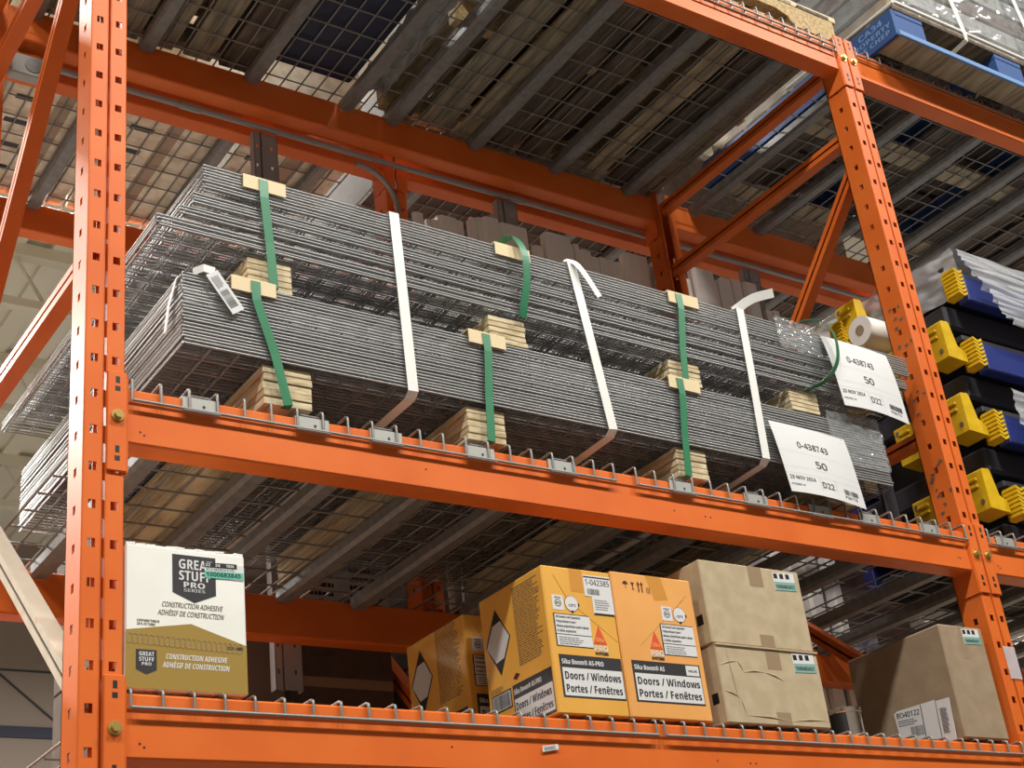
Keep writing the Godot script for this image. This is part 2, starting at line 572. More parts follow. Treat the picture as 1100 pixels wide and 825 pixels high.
func brace(parent: Node, x: float, a: Vector2, b: Vector2, m: Material, called := "brace") -> void:
	# C-section running in the frame's plane; a and b are (z, y)
	var s := tool()
	var pa := Vector3(x, a.y, a.x)
	var d := Vector3(x, b.y, b.x) - pa
	var up := Vector3.RIGHT.cross(d).normalized()
	if up.y < 0:
		up = -up
	var c := PackedVector2Array([Vector2(-0.019, -0.02), Vector2(-0.019, -0.004), Vector2(-0.016, -0.004), Vector2(-0.016, -0.017), Vector2(0.016, -0.017), Vector2(0.016, 0.017), Vector2(-0.016, 0.017), Vector2(-0.016, 0.004), Vector2(-0.019, 0.004), Vector2(-0.019, 0.02), Vector2(0.019, 0.02), Vector2(0.019, -0.02)])
	extrude(s, c, pa, Vector3.RIGHT, up, d)
	part(parent, called, s, m)

func bolt(parent: Node, at: Vector3, dir := 1.0) -> void:
	var s := tool()
	tube(s, [at, at + Vector3(0, 0, 0.003 * dir)], 0.0125, 14)
	tube(s, [at + Vector3(0, 0, 0.003 * dir), at + Vector3(0, 0, 0.011 * dir)], 0.0085, 6)
	part(parent, "bolt", s, M.zinc)

func upright(x: float, label: String, diag: float, worn: bool, dusty := false) -> void:
	var t := thing("rack_upright", label, "rack upright", Vector3(x, 0, 0))
	post(t, "front_post", 0, 0, 1.0, M.orange, 4.733, 0.0, worn)
	post(t, "rear_post", 0, -1.054, -1.0, M.orange)
	for y in [4.39, 3.30, 2.24, 1.2, 0.3]:
		brace(t, 0, Vector2(-0.07, y), Vector2(-0.985, y), M.orange)
	brace(t, 0, Vector2(-0.07, 4.335 + diag), Vector2(-0.985, 3.42 + diag), M.orange)
	brace(t, 0, Vector2(-0.985, 3.16), Vector2(-0.07, 2.365), M.dusty if dusty else M.orange)
	brace(t, 0, Vector2(-0.985, 1.26), Vector2(-0.07, 2.16), M.orange)
	brace(t, 0, Vector2(-0.985, 1.14), Vector2(-0.07, 0.36), M.orange)
	brace(t, 0, Vector2(-0.07, 4.665), Vector2(-0.985, 4.665), M.orange)
	var s := tool()
	for z in [-0.0425, -1.0115]:
		bx(s, Vector3(-0.07, 0, z - 0.06), Vector3(0.07, 0.012, z + 0.06))
	part(t, "base_plate", s, M.orange)

func beam(x0: float, x1: float, top: float, z: float, facing: float, label: String, group := "", bolts := true) -> Node3D:
	var t := thing("rack_beam", label, "beam", Vector3(x0, top, z), group)
	var s := tool()
	var L := x1 - x0
	# profile as (depth from outer face, height from top)
	var pr := PackedVector2Array([Vector2(0.062, -0.002), Vector2(0.004, 0), Vector2(0, -0.004), Vector2(0, -0.028), Vector2(0.0035, -0.033), Vector2(0.0035, -0.111), Vector2(0.0075, -0.115), Vector2(0.060, -0.115), Vector2(0.064, -0.111), Vector2(0.064, -0.004)])
	extrude(s, pr, Vector3.ZERO, Vector3(0, 0, -facing), Vector3.UP, Vector3(L, 0, 0))
	var b := part(t, "beam_body", s, M.orange)
	# factory holes in the face
	var f := [Vector3(0, 0, 0), Vector3.RIGHT, Vector3.UP, Vector3(0, 0, facing)]
	if facing > 0:
		s = tool()
		for q in [[0.03, -0.088], [0.038, -0.094], [L * 0.275, -0.07], [L * 0.56, -0.075], [L * 0.6, -0.078], [L * 0.607, -0.078], [L - 0.05, -0.08], [L - 0.042, -0.082]]:
			extrude(s, PackedVector2Array(ring(q[0], q[1], 0.0022, 10)), Vector3(0, 0, -0.0055), Vector3.RIGHT, Vector3.UP, Vector3(0, 0, 0.0024))
		part(b, "rivet_hole", s, M.ink)
	for e in [0, 1]:
		s = tool()
		var c0 := -0.038 if e == 0 else L - 0.001
		var c1 := 0.001 if e == 0 else L + 0.038
		bevel(s, Vector3((c0 + c1) / 2, -0.075, facing * 0.003), Vector3(c1 - c0, 0.21, 0.006), 0.0018)
		var sx := 0.001 if e == 0 else L - 0.004
		bx(s, Vector3(sx, -0.18, facing * 0.002), Vector3(sx + 0.003, 0.02, -facing * 0.07))
		var c := part(t, "end_connector", s, M.orange)
		if bolts:
			bolt(c, Vector3((c0 + c1) / 2, -0.065, facing * 0.006), facing)
			var k := tool()
			for yy in [0.012, -0.135]:
				bx(k, Vector3((c0 + c1) / 2 - 0.004, yy - 0.007, facing * 0.006), Vector3((c0 + c1) / 2 + 0.004, yy + 0.007, facing * 0.0064))
				bx(k, Vector3((c0 + c1) / 2 - 0.005, yy - 0.024, facing * 0.006), Vector3((c0 + c1) / 2 + 0.005, yy - 0.014, facing * 0.0064))
			part(c, "slot", k, M.ink)
	return t

func deck(x0: float, x1: float, top: float, z0: float, z1: float, chans: Array, label: String, clips := false, lift := 0.007, apron := false) -> void:
	var t := thing("wire_deck", label, "wire deck", Vector3(0, 0, 0))
	var y := top + lift
	var s := tool()
	var n := int((x1 - x0) / 0.0572)
	var front := z0 + 0.006
	for i in n + 1:
		var x := x0 + (x1 - x0) * i / n
		tube(s, [Vector3(x, y, z1), Vector3(x, y, front - 0.008), Vector3(x, y - 0.003, front - 0.001), Vector3(x, y - 0.010, front), Vector3(x, top - 0.028, front)], 0.003, 5)
	var zz := z0 - 0.07
	while zz > z1:
		tube(s, [Vector3(x0, y - 0.006, zz), Vector3(x1, y - 0.006, zz)], 0.0028, 5)
		zz -= 0.099
	tube(s, [Vector3(x0, top - 0.028, front + 0.004), Vector3(x1, top - 0.028, front + 0.004)], 0.0032, 6)
	tube(s, [Vector3(x0, y - 0.006, z1 + 0.005), Vector3(x1, y - 0.006, z1 + 0.005)], 0.0032, 6)
	if apron:
		tube(s, [Vector3(x0, top - 0.050, front + 0.004), Vector3(x1, top - 0.050, front + 0.004)], 0.003, 6)
		for i in n + 1:
			var x := x0 + (x1 - x0) * i / n
			tube(s, [Vector3(x, top - 0.026, front), Vector3(x, top - 0.056, front)], 0.003, 5)
	part(t, "wire_grid", s, M.wire)
	for c in chans:
		s = tool()
		var pr := PackedVector2Array([Vector2(-0.024, 0), Vector2(-0.024, -0.024), Vector2(-0.016, -0.034), Vector2(0.016, -0.034), Vector2(0.024, -0.024), Vector2(0.024, 0), Vector2(0.021, 0), Vector2(0.021, -0.022), Vector2(0.014, -0.031), Vector2(-0.014, -0.031), Vector2(-0.021, -0.022), Vector2(-0.021, 0)])
		extrude(s, pr, Vector3(c, y - 0.009, z0 - 0.067), Vector3.RIGHT, Vector3.UP, Vector3(0, 0, z1 - z0 + 0.135))
		bx(s, Vector3(c - 0.022, y - 0.011, z0 - 0.07), Vector3(c + 0.022, y - 0.0085, z0 - 0.004))
		bx(s, Vector3(c - 0.022, y - 0.011, z1 + 0.004), Vector3(c + 0.022, y - 0.0085, z1 + 0.07))
		var ch := part(t, "support_channel", s, M.galv)
		if clips:
			s = tool()
			bevel(s, Vector3(c, top - 0.014, z0 + 0.003), Vector3(0.078, 0.032, 0.003), 0.001)
			bx(s, Vector3(c - 0.039, top - 0.031, z0 + 0.002), Vector3(c + 0.039, top - 0.029, z0 + 0.012))
			bx(s, Vector3(c - 0.039, top + 0.0005, z0 - 0.02), Vector3(c + 0.039, top + 0.0025, z0 + 0.003))
			var p := part(ch, "front_clip", s, M.clip)
			s = tool()
			extrude(s, PackedVector2Array(ring(0, 0, 0.0032, 10)), Vector3(c + 0.006, top - 0.016, z0 + 0.0045), Vector3.RIGHT, Vector3.UP, Vector3(0, 0, 0.0005))
			p.set_meta("label", "galvanized clip hooked over the beam")
			part(ch, "clip_hole", s, M.ink)

func racks() -> void:
	upright(-0.022, "tall orange perforated rack upright beside the white adhesive box", 0.03, false, true)
	upright(BAY - 0.022, "scuffed orange rack upright between wire panels and yellow castings", -0.06, true)
	var L0 := 0.02
	var L1 := BAY - 0.064
	var R0 := BAY + 0.02
	var R1 := BAY * 2 - 0.064
	beam(L0, L1, MID, 0, 1.0, "orange front beam carrying the strapped bundles of wire panels")
	beam(L0, L1, LOW, 0, 1.0, "orange front beam along the bottom carrying the cartons")
	beam(L0, L1, TOP, 0, 1.0, "orange front beam at the very top under the notched pallet")
	beam(R0, R1, TOP, 0, 1.0, "orange front beam under the blue pallet at top right")
	beam(R0, R1, MID, 0, 1.0, "orange front beam right of the scuffed upright below the castings")
	beam(L0, L1, TOP, -1.054, -1.0, "orange rear beam with grey conduit along its lower edge")
	beam(L0, L1, MID, -1.054, -1.0, "dark orange rear beam behind and above the cartons")
	beam(L0, L1, LOW, -1.054, -1.0, "rear beam behind the bottom row of cartons")
	beam(R0, R1, TOP, -1.054, -1.0, "orange rear beam beyond the scuffed upright at the top")
	beam(R0, R1, MID, -1.054, -1.0, "rear beam behind the yellow castings")
	beam(-BAY + 0.02, -0.064, TOP, -1.054, -1.0, "orange rear beam left of the tall upright at the top")
	beam(-BAY + 0.02, -0.064, TOP, 0, 1.0, "front beam left of the tall upright outside the picture")
	beam(-BAY + 0.02, -0.064, MID - 0.03, -1.054, -1.0, "orange rear beam low at the left edge behind the brace")
	# decks
	var a := 0.03
	deck(a, 1.20, TOP, 0, -1.054, [0.10, 0.445, 0.797, 1.138], "wire deck overhead under the navy tote", false, 0.012)
	deck(1.235, L1 - 0.01, TOP, 0, -1.054, [1.314, 1.645, 1.994, 2.33], "wire deck overhead under the dark wooden pallet", false, 0.012, true)
	deck(R0 + 0.01, R0 + 1.19, TOP, 0, -1.054, [2.66, 3.0, 3.34, 3.66], "wire deck overhead under the blue pallet", false, 0.012)
	deck(R0 + 1.22, R1 - 0.01, TOP, 0, -1.054, [3.84, 4.18, 4.52, 4.86], "wire deck overhead at far right beyond the blue pallet", false, 0.012)
	deck(-1.25, -0.09, TOP, 0, -1.054, [-1.2, -0.86, -0.5, -0.16], "wire deck overhead left of the tall upright", false, 0.012)
	deck(a, 1.204, MID, 0, -1.054, [0.172, 0.417, 0.592, 0.83, 1.055], "wire deck with grey clips under the left half of the bundles", true, 0.020)
	deck(1.271, L1 - 0.005, MID, 0, -1.054, [1.414, 1.657, 1.882, 2.066, 2.302], "wire deck with grey clips under the label end of the bundles", true, 0.020)
	deck(R0 + 0.01, R0 + 1.19, MID, 0, -1.054, [2.62, 2.86, 3.1, 3.4, 3.66], "wire deck with grey clips under the yellow castings", true, 0.020)
	deck(R0 + 1.22, R1 - 0.01, MID, 0, -1.054, [3.84, 4.18, 4.52, 4.86], "wire deck at far right beyond the yellow castings", true, 0.020)
	deck(a, 1.212, LOW, 0, -1.054, [0.16, 0.50, 0.84, 1.12], "wire deck under the adhesive box and amber cartons")
	deck(1.236, L1 - 0.005, LOW, 0, -1.054, [1.4, 1.74, 2.08, 2.36], "wire deck under the brown cartons")
	# rack standing back to back behind
	var t := thing("rack_upright", "orange upright of the rack behind with bent pipe beside it", "rack upright", Vector3(1.40, 0, -1.134))
	post(t, "front_post", 0, 0, 1.0, M.orange)
	post(t, "rear_post", 0, -0.882, -1.0, M.orange)
	brace(t, 0, Vector2(-0.07, 4.45), Vector2(-0.82, 4.45), M.orange)
	brace(t, 0, Vector2(-0.07, 4.40), Vector2(-0.82, 3.6), M.orange)
	brace(t, 0, Vector2(-0.82, 3.5), Vector2(-0.07, 2.7), M.orange)
	var b0 := 1.44 - BAY + 0.004
	beam(b0, 1.358, TOP, -1.134, 1.0, "orange beam of the rack behind left of its upright", "", false)
	beam(1.442, 1.358 + BAY, TOP, -1.134, 1.0, "orange beam of the rack behind the white profiles", "", false)
	beam(b0, 1.358, TOP, -2.016, -1.0, "rear orange beam of the rack behind seen beside the far ceiling", "", false)
	beam(1.442, 1.358 + BAY, TOP, -2.016, -1.0, "rear beam of the rack behind over the white profiles", "", false)
	beam(b0, 1.358, 1.95, -1.134, 1.0, "beam of the rack behind under the dark carton", "", false)
	beam(b0, 1.358, 1.95, -2.016, -1.0, "low rear beam of the rack behind under the dark carton", "", false)
	beam(1.442, 1.358 + BAY, 1.95, -1.134, 1.0, "beam of the rack behind under the foil rolls", "", false)
	beam(1.442, 1.358 + BAY, 1.95, -2.016, -1.0, "low rear beam of the rack behind under the foil rolls", "", false)
	deck(b0 + 0.02, 0.12, TOP, -1.134, -2.016, [-0.9, -0.55, -0.2, 0.03], "wire deck of the rack behind at far left", false, 0.012)
	deck(0.15, 1.34, TOP, -1.134, -2.016, [0.40, 0.86, 1.22], "wire deck of the rack behind under pale cartons", false, 0.012)
	deck(1.46, 2.63, TOP, -1.134, -2.016, [1.6, 1.95, 2.3, 2.55], "wire deck of the rack behind above the white profiles", false, 0.012)
	deck(2.66, 3.84, TOP, -1.134, -2.016, [2.75, 3.1, 3.45, 3.75], "wire deck of the rack behind beyond the scuffed upright", false, 0.012)
	deck(0.15, 1.34, 1.95, -1.134, -2.016, [0.3, 0.65, 1.0, 1.25], "wire deck of the rack behind under the dark carton", false, 0.012)
	deck(1.46, 2.63, 1.95, -1.134, -2.016, [1.6, 1.95, 2.3, 2.55], "wire deck of the rack behind under the white profiles", false, 0.012)
	deck(2.66, 3.84, 1.95, -1.134, -2.016, [2.75, 3.1, 3.45, 3.75], "wire deck of the rack behind under the foil rolls", false, 0.012)
	# grey perforated posts in the gap between the racks
	var names := ["grey perforated post hanging behind the first cream edge protector", "grey perforated post behind the white profiles in the middle", "grey perforated post beside the right group of white profiles"]
	var gx := [0.895, 1.845, 3.035]
	for i in 3:
		var g := thing("grey_post", names[i], "post", Vector3(gx[i], 0, -1.102), "grey posts between the racks")
		var s := tool()
		for e in [-1.0, 1.0]:
			holed(s, Vector3(-0.042 if e < 0 else -0.014, 0, 0), Vector3.RIGHT, Vector3(0, 0, 1), 0.022 if e < 0 else 0.056, 2.74, 4.6, 0.011 if e < 0 else 0.034, 0.008, 0.014)
		bx(s, Vector3(-0.021, 2.74, 0), Vector3(-0.019, 4.6, -0.012))
		bx(s, Vector3(-0.021, 2.74, -0.014), Vector3(-0.013, 4.6, -0.012))
		bx(s, Vector3(-0.015, 2.74, 0), Vector3(-0.013, 4.6, -0.012))
		for e in [-0.042, 0.040]:
			bx(s, Vector3(e, 2.74, 0), Vector3(e + 0.002, 4.6, -0.03))
		part(g, "channel", s, M.post_grey)
	# conduit under the rear beam
	var c := thing("conduit", "thin grey conduit running along the lower edge of the rear beam", "conduit", Vector3(0, 4.592, -1.068))
	var q := tool()
	tube(q, [Vector3(-2.0, 0, 0), Vector3(4.9, 0, 0)], 0.0095, 8)
	part(c, "pipe", q, M.conduit)
	for x in [0.62, 1.86, 3.35, 0.30]:
		q = tool()
		tube(q, [Vector3(x - 0.035, 0, 0), Vector3(x + 0.035, 0, 0)], 0.013, 10)
		part(c, "coupling", q, M.conduit)
	q = tool()
	bevel(q, Vector3(0.115, -0.045, 0.02), Vector3(0.13, 0.075, 0.04), 0.004)
	var jb := part(c, "junction_box", q, M.clip)
	q = tool()
	tube(q, [Vector3(0.115, -0.045, 0.04), Vector3(0.115, -0.045, 0.043)], 0.025, 16)
	part(jb, "box_cover", q, M.conduit)
	q = tool()
	var pts := []
	for i in 9:
		var an := PI / 2 * i / 8
		pts.append(Vector3(1.21 + sin(an) * 0.15, -0.02 - 0.15 + cos(an) * 0.15, 0.0))
	pts.append(Vector3(1.36, -0.7, 0.0))
	var d := thing("drop_pipe", "grey pipe bending down in front of the rear upright", "pipe", Vector3(0, 4.575, -1.068))
	tube(q, pts, 0.009, 8)
	part(d, "pipe", q, M.conduit)

# ------------------------------------------------------------------ strapped bundles of wire panels
func sheet_mesh(w: float, d: float) -> ArrayMesh:
	var s := tool()
	var r := 0.0019
	for i in 20:
		var z := -d * i / 19.0
		tube(s, [Vector3(0, 0, z), Vector3(w, 0, z)], 0.0026 if i == 0 else r, 6)
	for i in 34:
		var x := w * i / 33.0
		tube(s, [Vector3(x, -0.0036, -0.003), Vector3(x, -0.0036, -d - 0.001)], 0.0024 if i == 0 else 0.0014, 5)
	return s.commit()

func bundles() -> void:
	var low := sheet_mesh(2.06, 1.05)
	var tilt := -0.0105
	var n := 22
	for i in n:
		var lab := "galvanized wire deck within the lower strapped bundle"
		if i == n - 1:
			lab = "topmost wire deck of the lower bundle under the upper wood blocks"
		elif i == 0:
			lab = "bottom wire deck of the lower bundle bowed by the white strap"
		var t := thing("loose_wire_deck", lab, "wire deck", Vector3(0.138 + rng.randf_range(-0.002, 0.002), 3.0915 + i * 0.0079, rng.randf_range(-0.0015, 0.001)), "wire decks in the lower bundle")
		t.rotation.z = tilt
		put(t, "wires", low, M.bundle)
	var up := sheet_mesh(2.2, 1.05)
	# four packs, sliding a little to the left as they go down
	var y := 3.541
	for pk in [[8, 0.19, 0.0081, 0.014], [4, 0.165, 0.0081, 0.009], [3, 0.135, 0.0081, 0.011], [4, 0.085, 0.0081, 0.0]]:
		for i in pk[0]:
			var lab := "galvanized wire deck within the upper strapped bundle"
			if y > 3.5405:
				lab = "topmost wire deck of the upper bundle under the straps"
			var t := thing("loose_wire_deck", lab, "wire deck", Vector3(pk[1] + rng.randf_range(-0.003, 0.003), y, rng.randf_range(-0.002, 0.001)), "wire decks in the upper bundle")
			t.rotation.z = -0.0175
			put(t, "wires", up, M.bundle)
			y -= pk[2]
		y -= pk[3]
	# stacked boards under and between the bundles
	var spots := [
		[0.372, 2.991, 0.090, 0.112, "pale wood block under the lower bundle nearest the tall upright"],
		[0.866, 2.991, 0.084, 0.102, "pale wood block under the lower bundle below the second green strap"],
		[1.475, 2.991, 0.079, 0.098, "pale wood block under the lower bundle below the third green strap"],
		[1.985, 2.991, 0.075, 0.10, "wood block behind the hanging lower paper label"],
		[0.342, 3.263, 0.078, 0.105, "pale wood block between the bundles nearest the tall upright"],
		[0.958, 3.259, 0.073, 0.106, "pale wood block between the bundles left of the middle white strap"],
		[1.507, 3.256, 0.068, 0.104, "pale wood block between the bundles below the cream protector on the right"],
		[1.930, 3.252, 0.066, 0.106, "pale wood block between the bundles behind the loose green loop"]]
	for e in spots:
		var t := thing("wood_block", e[4], "wood block", Vector3(e[0], e[1], 0), "stacked board blocks under the bundles")
		var k := 5
		var h: float = e[2] / k
		for i in k:
			var s := tool()
			bevel(s, Vector3(rng.randf_range(-0.0015, 0.0015), h * (i + 0.5), -0.5 + rng.randf_range(-0.002, 0.002)), Vector3(e[3] + rng.randf_range(-0.003, 0.002), h - 0.0012, 0.98), 0.0012)
			part(t, "board", s, [M.block, M.block_b][i % 2])
	# white straps around both bundles
	var wl := ["white strap around both bundles between the first two wood blocks", "white strap around both bundles with a folded tail in the middle", "white strap around both bundles left of the paper labels"]
	var i := 0
	for e in [[0.660, 0.668, 3.547], [1.171, 1.222, 3.540], [1.738, 1.719, 3.530]]:
		var t := thing("white_strap", wl[i], "strap", Vector3.ZERO, "white straps")
		var s := tool()
		ribbon(s, [Vector3(e[0], e[2], -1.04), Vector3(e[0], e[2], -0.02), Vector3(e[0], e[2] - 0.004, 0.006), Vector3((e[0] + e[1]) / 2, 3.30, 0.008), Vector3(e[1], 3.075, 0.008), Vector3(e[1], 3.062, -0.01), Vector3(e[1] - 0.01, 3.05, -0.2), Vector3(e[1] - 0.01, 3.06, -1.04)], Vector3.RIGHT, 0.026)
		part(t, "band", s, M.strap_white)
		if i == 1:
			s = tool()
			ribbon(s, smooth([Vector3(1.165, 3.548, -0.01), Vector3(1.185, 3.52, 0.016), Vector3(1.235, 3.44, 0.02)]), Vector3(1, 0.7, 0), 0.018)
			part(t, "loose_tail", s, M.strap_white)
		if i == 2:
			s = tool()
			ribbon(s, smooth([Vector3(1.74, 3.532, -0.02), Vector3(1.80, 3.575, -0.0), Vector3(1.89, 3.615, 0.0)]), Vector3(0, 1, 0.3), 0.026)
			part(t, "loose_tail", s, M.strap_white)
		i += 1
	# short white cord over the lower bundle's left corner
	var cs := thing("loose_tie", "thin white tie hanging down the left end of the lower bundle", "tie")
	var q := tool()
	ribbon(q, [Vector3(0.15, 3.268, 0.004), Vector3(0.133, 3.25, -0.02), Vector3(0.128, 3.20, -0.05), Vector3(0.124, 3.14, -0.06)], Vector3(0, 0, 1), 0.016)
	part(cs, "band", q, M.strap_white)
	# hang tag
	var tag := thing("hang_tag", "small white barcode tag hanging off the lower bundle's corner", "tag", Vector3(0.185, 3.262, 0.012))
	q = tool()
	ribbon(q, [Vector3(-0.02, 0.006, -0.02), Vector3(-0.005, 0.008, 0), Vector3(0.02, 0.006, 0.0)], Vector3(0, 1, 0), 0.018)
	part(tag, "tie", q, M.strap_white)
	var an := -0.95
	var uu := Vector3(cos(an), sin(an), 0)
	var vv := Vector3(-sin(an), cos(an), 0)
	var f := [Vector3(0.012, 0.0, 0.001), uu, vv, Vector3(0, 0, 1)]
	panel(tag, "paper", f, 0, -0.016, 0.10, 0.016, M.paper, 0.001)
	bars(tag, "barcode", f, 0.045, -0.012, 0.088, 0.009, 14, M.ink, true, 0.0016)
	bars(tag, "printed_lines", f, 0.01, -0.01, 0.04, 0.01, 4, M.grey_ink, false, 0.0016)
	# green straps with cream edge protectors
	var gl := [
		["green strap on the upper bundle nearest the tall upright", 0.326, 0.342, 3.538, 3.262, 0.33],
		["green strap on the lower bundle nearest the tall upright", 0.298, 0.362, 3.270, 2.985, 0.295],
		["loose green strap bulging over the middle of the upper bundle", 1.000, 0.996, 3.532, 3.335, 0.99],
		["green strap on the lower bundle left of the middle white strap", 0.879, 0.862, 3.266, 2.985, 0.883],
		["green strap on the upper bundle right of the middle white strap", 1.515, 1.486, 3.522, 3.245, 1.532],
		["green strap on the lower bundle right of the middle white strap", 1.464, 1.439, 3.261, 2.985, 1.48]]
	for g in gl:
		var t := thing("green_strap", g[0], "strap", Vector3.ZERO, "green straps")
		var s := tool()
		var bulge := 0.028 if g[0].begins_with("loose") else 0.0
		var path := [Vector3(g[1], g[3] + 0.005, -1.0 if g[3] > 3.4 else -0.06), Vector3(g[1], g[3] + 0.005 + bulge * 0.3, -0.05), Vector3(g[1] - bulge, g[3] + 0.004 + bulge, -0.005), Vector3(g[1], g[3] - 0.004 + bulge * 0.5, 0.011), Vector3(g[1] + bulge * 0.5, g[3] - 0.05, 0.012 + bulge * 0.5), Vector3((g[1] * 0.4 + g[2] * 0.6), g[3] * 0.4 + g[4] * 0.6, 0.009), Vector3(g[2], g[4], 0.008), Vector3(g[2], g[4], -0.01)]
		if bulge > 0.0:
			path = smooth([Vector3(0.972, 3.537, -0.05), Vector3(0.978, 3.556, -0.012), Vector3(0.998, 3.558, 0.012), Vector3(1.011, 3.51, 0.027), Vector3(1.011, 3.44, 0.024), Vector3(1.000, 3.37, 0.014), Vector3(0.996, 3.335, 0.006)])
		ribbon(s, path, Vector3.RIGHT, 0.021)
		part(t, "band", s, M.green)
		var e := thing("edge_protector", "cream edge protector under the " + g[0].replace("loose ", "").replace("bulging over the middle of", "mid").replace(" the tall upright", " upright").replace("of the middle white", "of mid white"), "edge protector", Vector3(g[5], g[3], 0), "cream edge protectors")
		s = tool()
		var pr := PackedVector2Array([Vector2(-0.05, 0.0), Vector2(0.007, 0.0), Vector2(0.009, -0.002), Vector2(0.009, -0.036), Vector2(0.006, -0.036), Vector2(0.006, -0.003), Vector2(-0.05, -0.003)])
		extrude(s, pr, Vector3(-0.051, 0.003, 0), Vector3(0, 0, 1), Vector3.UP, Vector3(0.102, 0, 0))
		part(e, "angle_board", s, M.cream)
		e.rotation.z = -0.02
	# the slack green loop at the right
	var t8 := thing("green_strap", "slack green strap looping off the right end of the upper bundle", "strap", Vector3.ZERO, "green straps")
	q = tool()
	ribbon(q, smooth([Vector3(1.93, 3.515, -0.25), Vector3(1.965, 3.53, -0.08), Vector3(1.99, 3.545, 0.0), Vector3(2.03, 3.53, 0.035), Vector3(2.045, 3.48, 0.05), Vector3(2.03, 3.40, 0.05), Vector3(1.99, 3.345, 0.03), Vector3(1.955, 3.325, 0.0), Vector3(1.94, 3.315, -0.1)]), Vector3(1, 0.1, -0.4), 0.021)
	part(t8, "band", q, M.green)
	# paper labels
	label_sheet("upper", Vector3(2.030, 3.272, 0.030), 0.262, 0.228, 0.05, "0-438743", "20 NOV 2024")
	label_sheet("lower", Vector3(1.757, 2.982, 0.022), 0.276, 0.206, 0.03, "0-438743", "23 NOV 2024")
	# clear film wrapped round the right ends
	for e in [["clear film wrapped over the right end of the lower bundle", 1.98, 2.19, 3.105, 3.262], ["clear film scrap on the upper bundle left of its label", 1.86, 2.02, 3.43, 3.53]]:
		var fm := thing("clear_film", e[0], "film")
		q = tool()
		film(q, Vector3(e[1], e[4], 0.010), Vector3(e[2] - e[1], -0.003, 0), Vector3(0, e[3] - e[4], 0.004), Vector3(0, 0, 1), 0.006, 26, 14)
		part(fm, "sheet", q, M.film_clear)

# crumpled thin film spanning u x v, displaced along n
func film(s: SurfaceTool, o: Vector3, u: Vector3, v: Vector3, n: Vector3, amp: float, nu: int, nv: int, streak := 1.0) -> void:
	var f := FastNoiseLite.new()
	f.seed = 77 + int(o.x * 100)
	f.frequency = 0.30
	f.fractal_octaves = 3
	var at := func(i: float, j: float) -> Vector3:
		return o + u * (i / nu) + v * (j / nv) + n * amp * f.get_noise_2d(i * 0.9 * streak, j * (1.2 if streak < 1.0 else 2.2) + i * 0.02)
	var nrm := func(i: float, j: float) -> Vector3:
		var d: Vector3 = (at.call(i + 0.5, j) - at.call(i - 0.5, j)).cross(at.call(i, j + 0.5) - at.call(i, j - 0.5)).normalized()
		return d if d.dot(n) > 0 else -d
	for i in nu:
		for j in nv:
			var q := [[i, j], [i + 1, j], [i + 1, j + 1], [i, j + 1]]
			var cw: bool = (at.call(i, j) - at.call(i + 1, j + 1)).cross(at.call(i, j) - at.call(i + 1, j)).dot(n) > 0
			for k in ([0, 1, 2, 0, 2, 3] if cw else [0, 2, 1, 0, 3, 2]):
				s.set_normal(nrm.call(float(q[k][0]), float(q[k][1])))
				s.add_vertex(at.call(float(q[k][0]), float(q[k][1])))

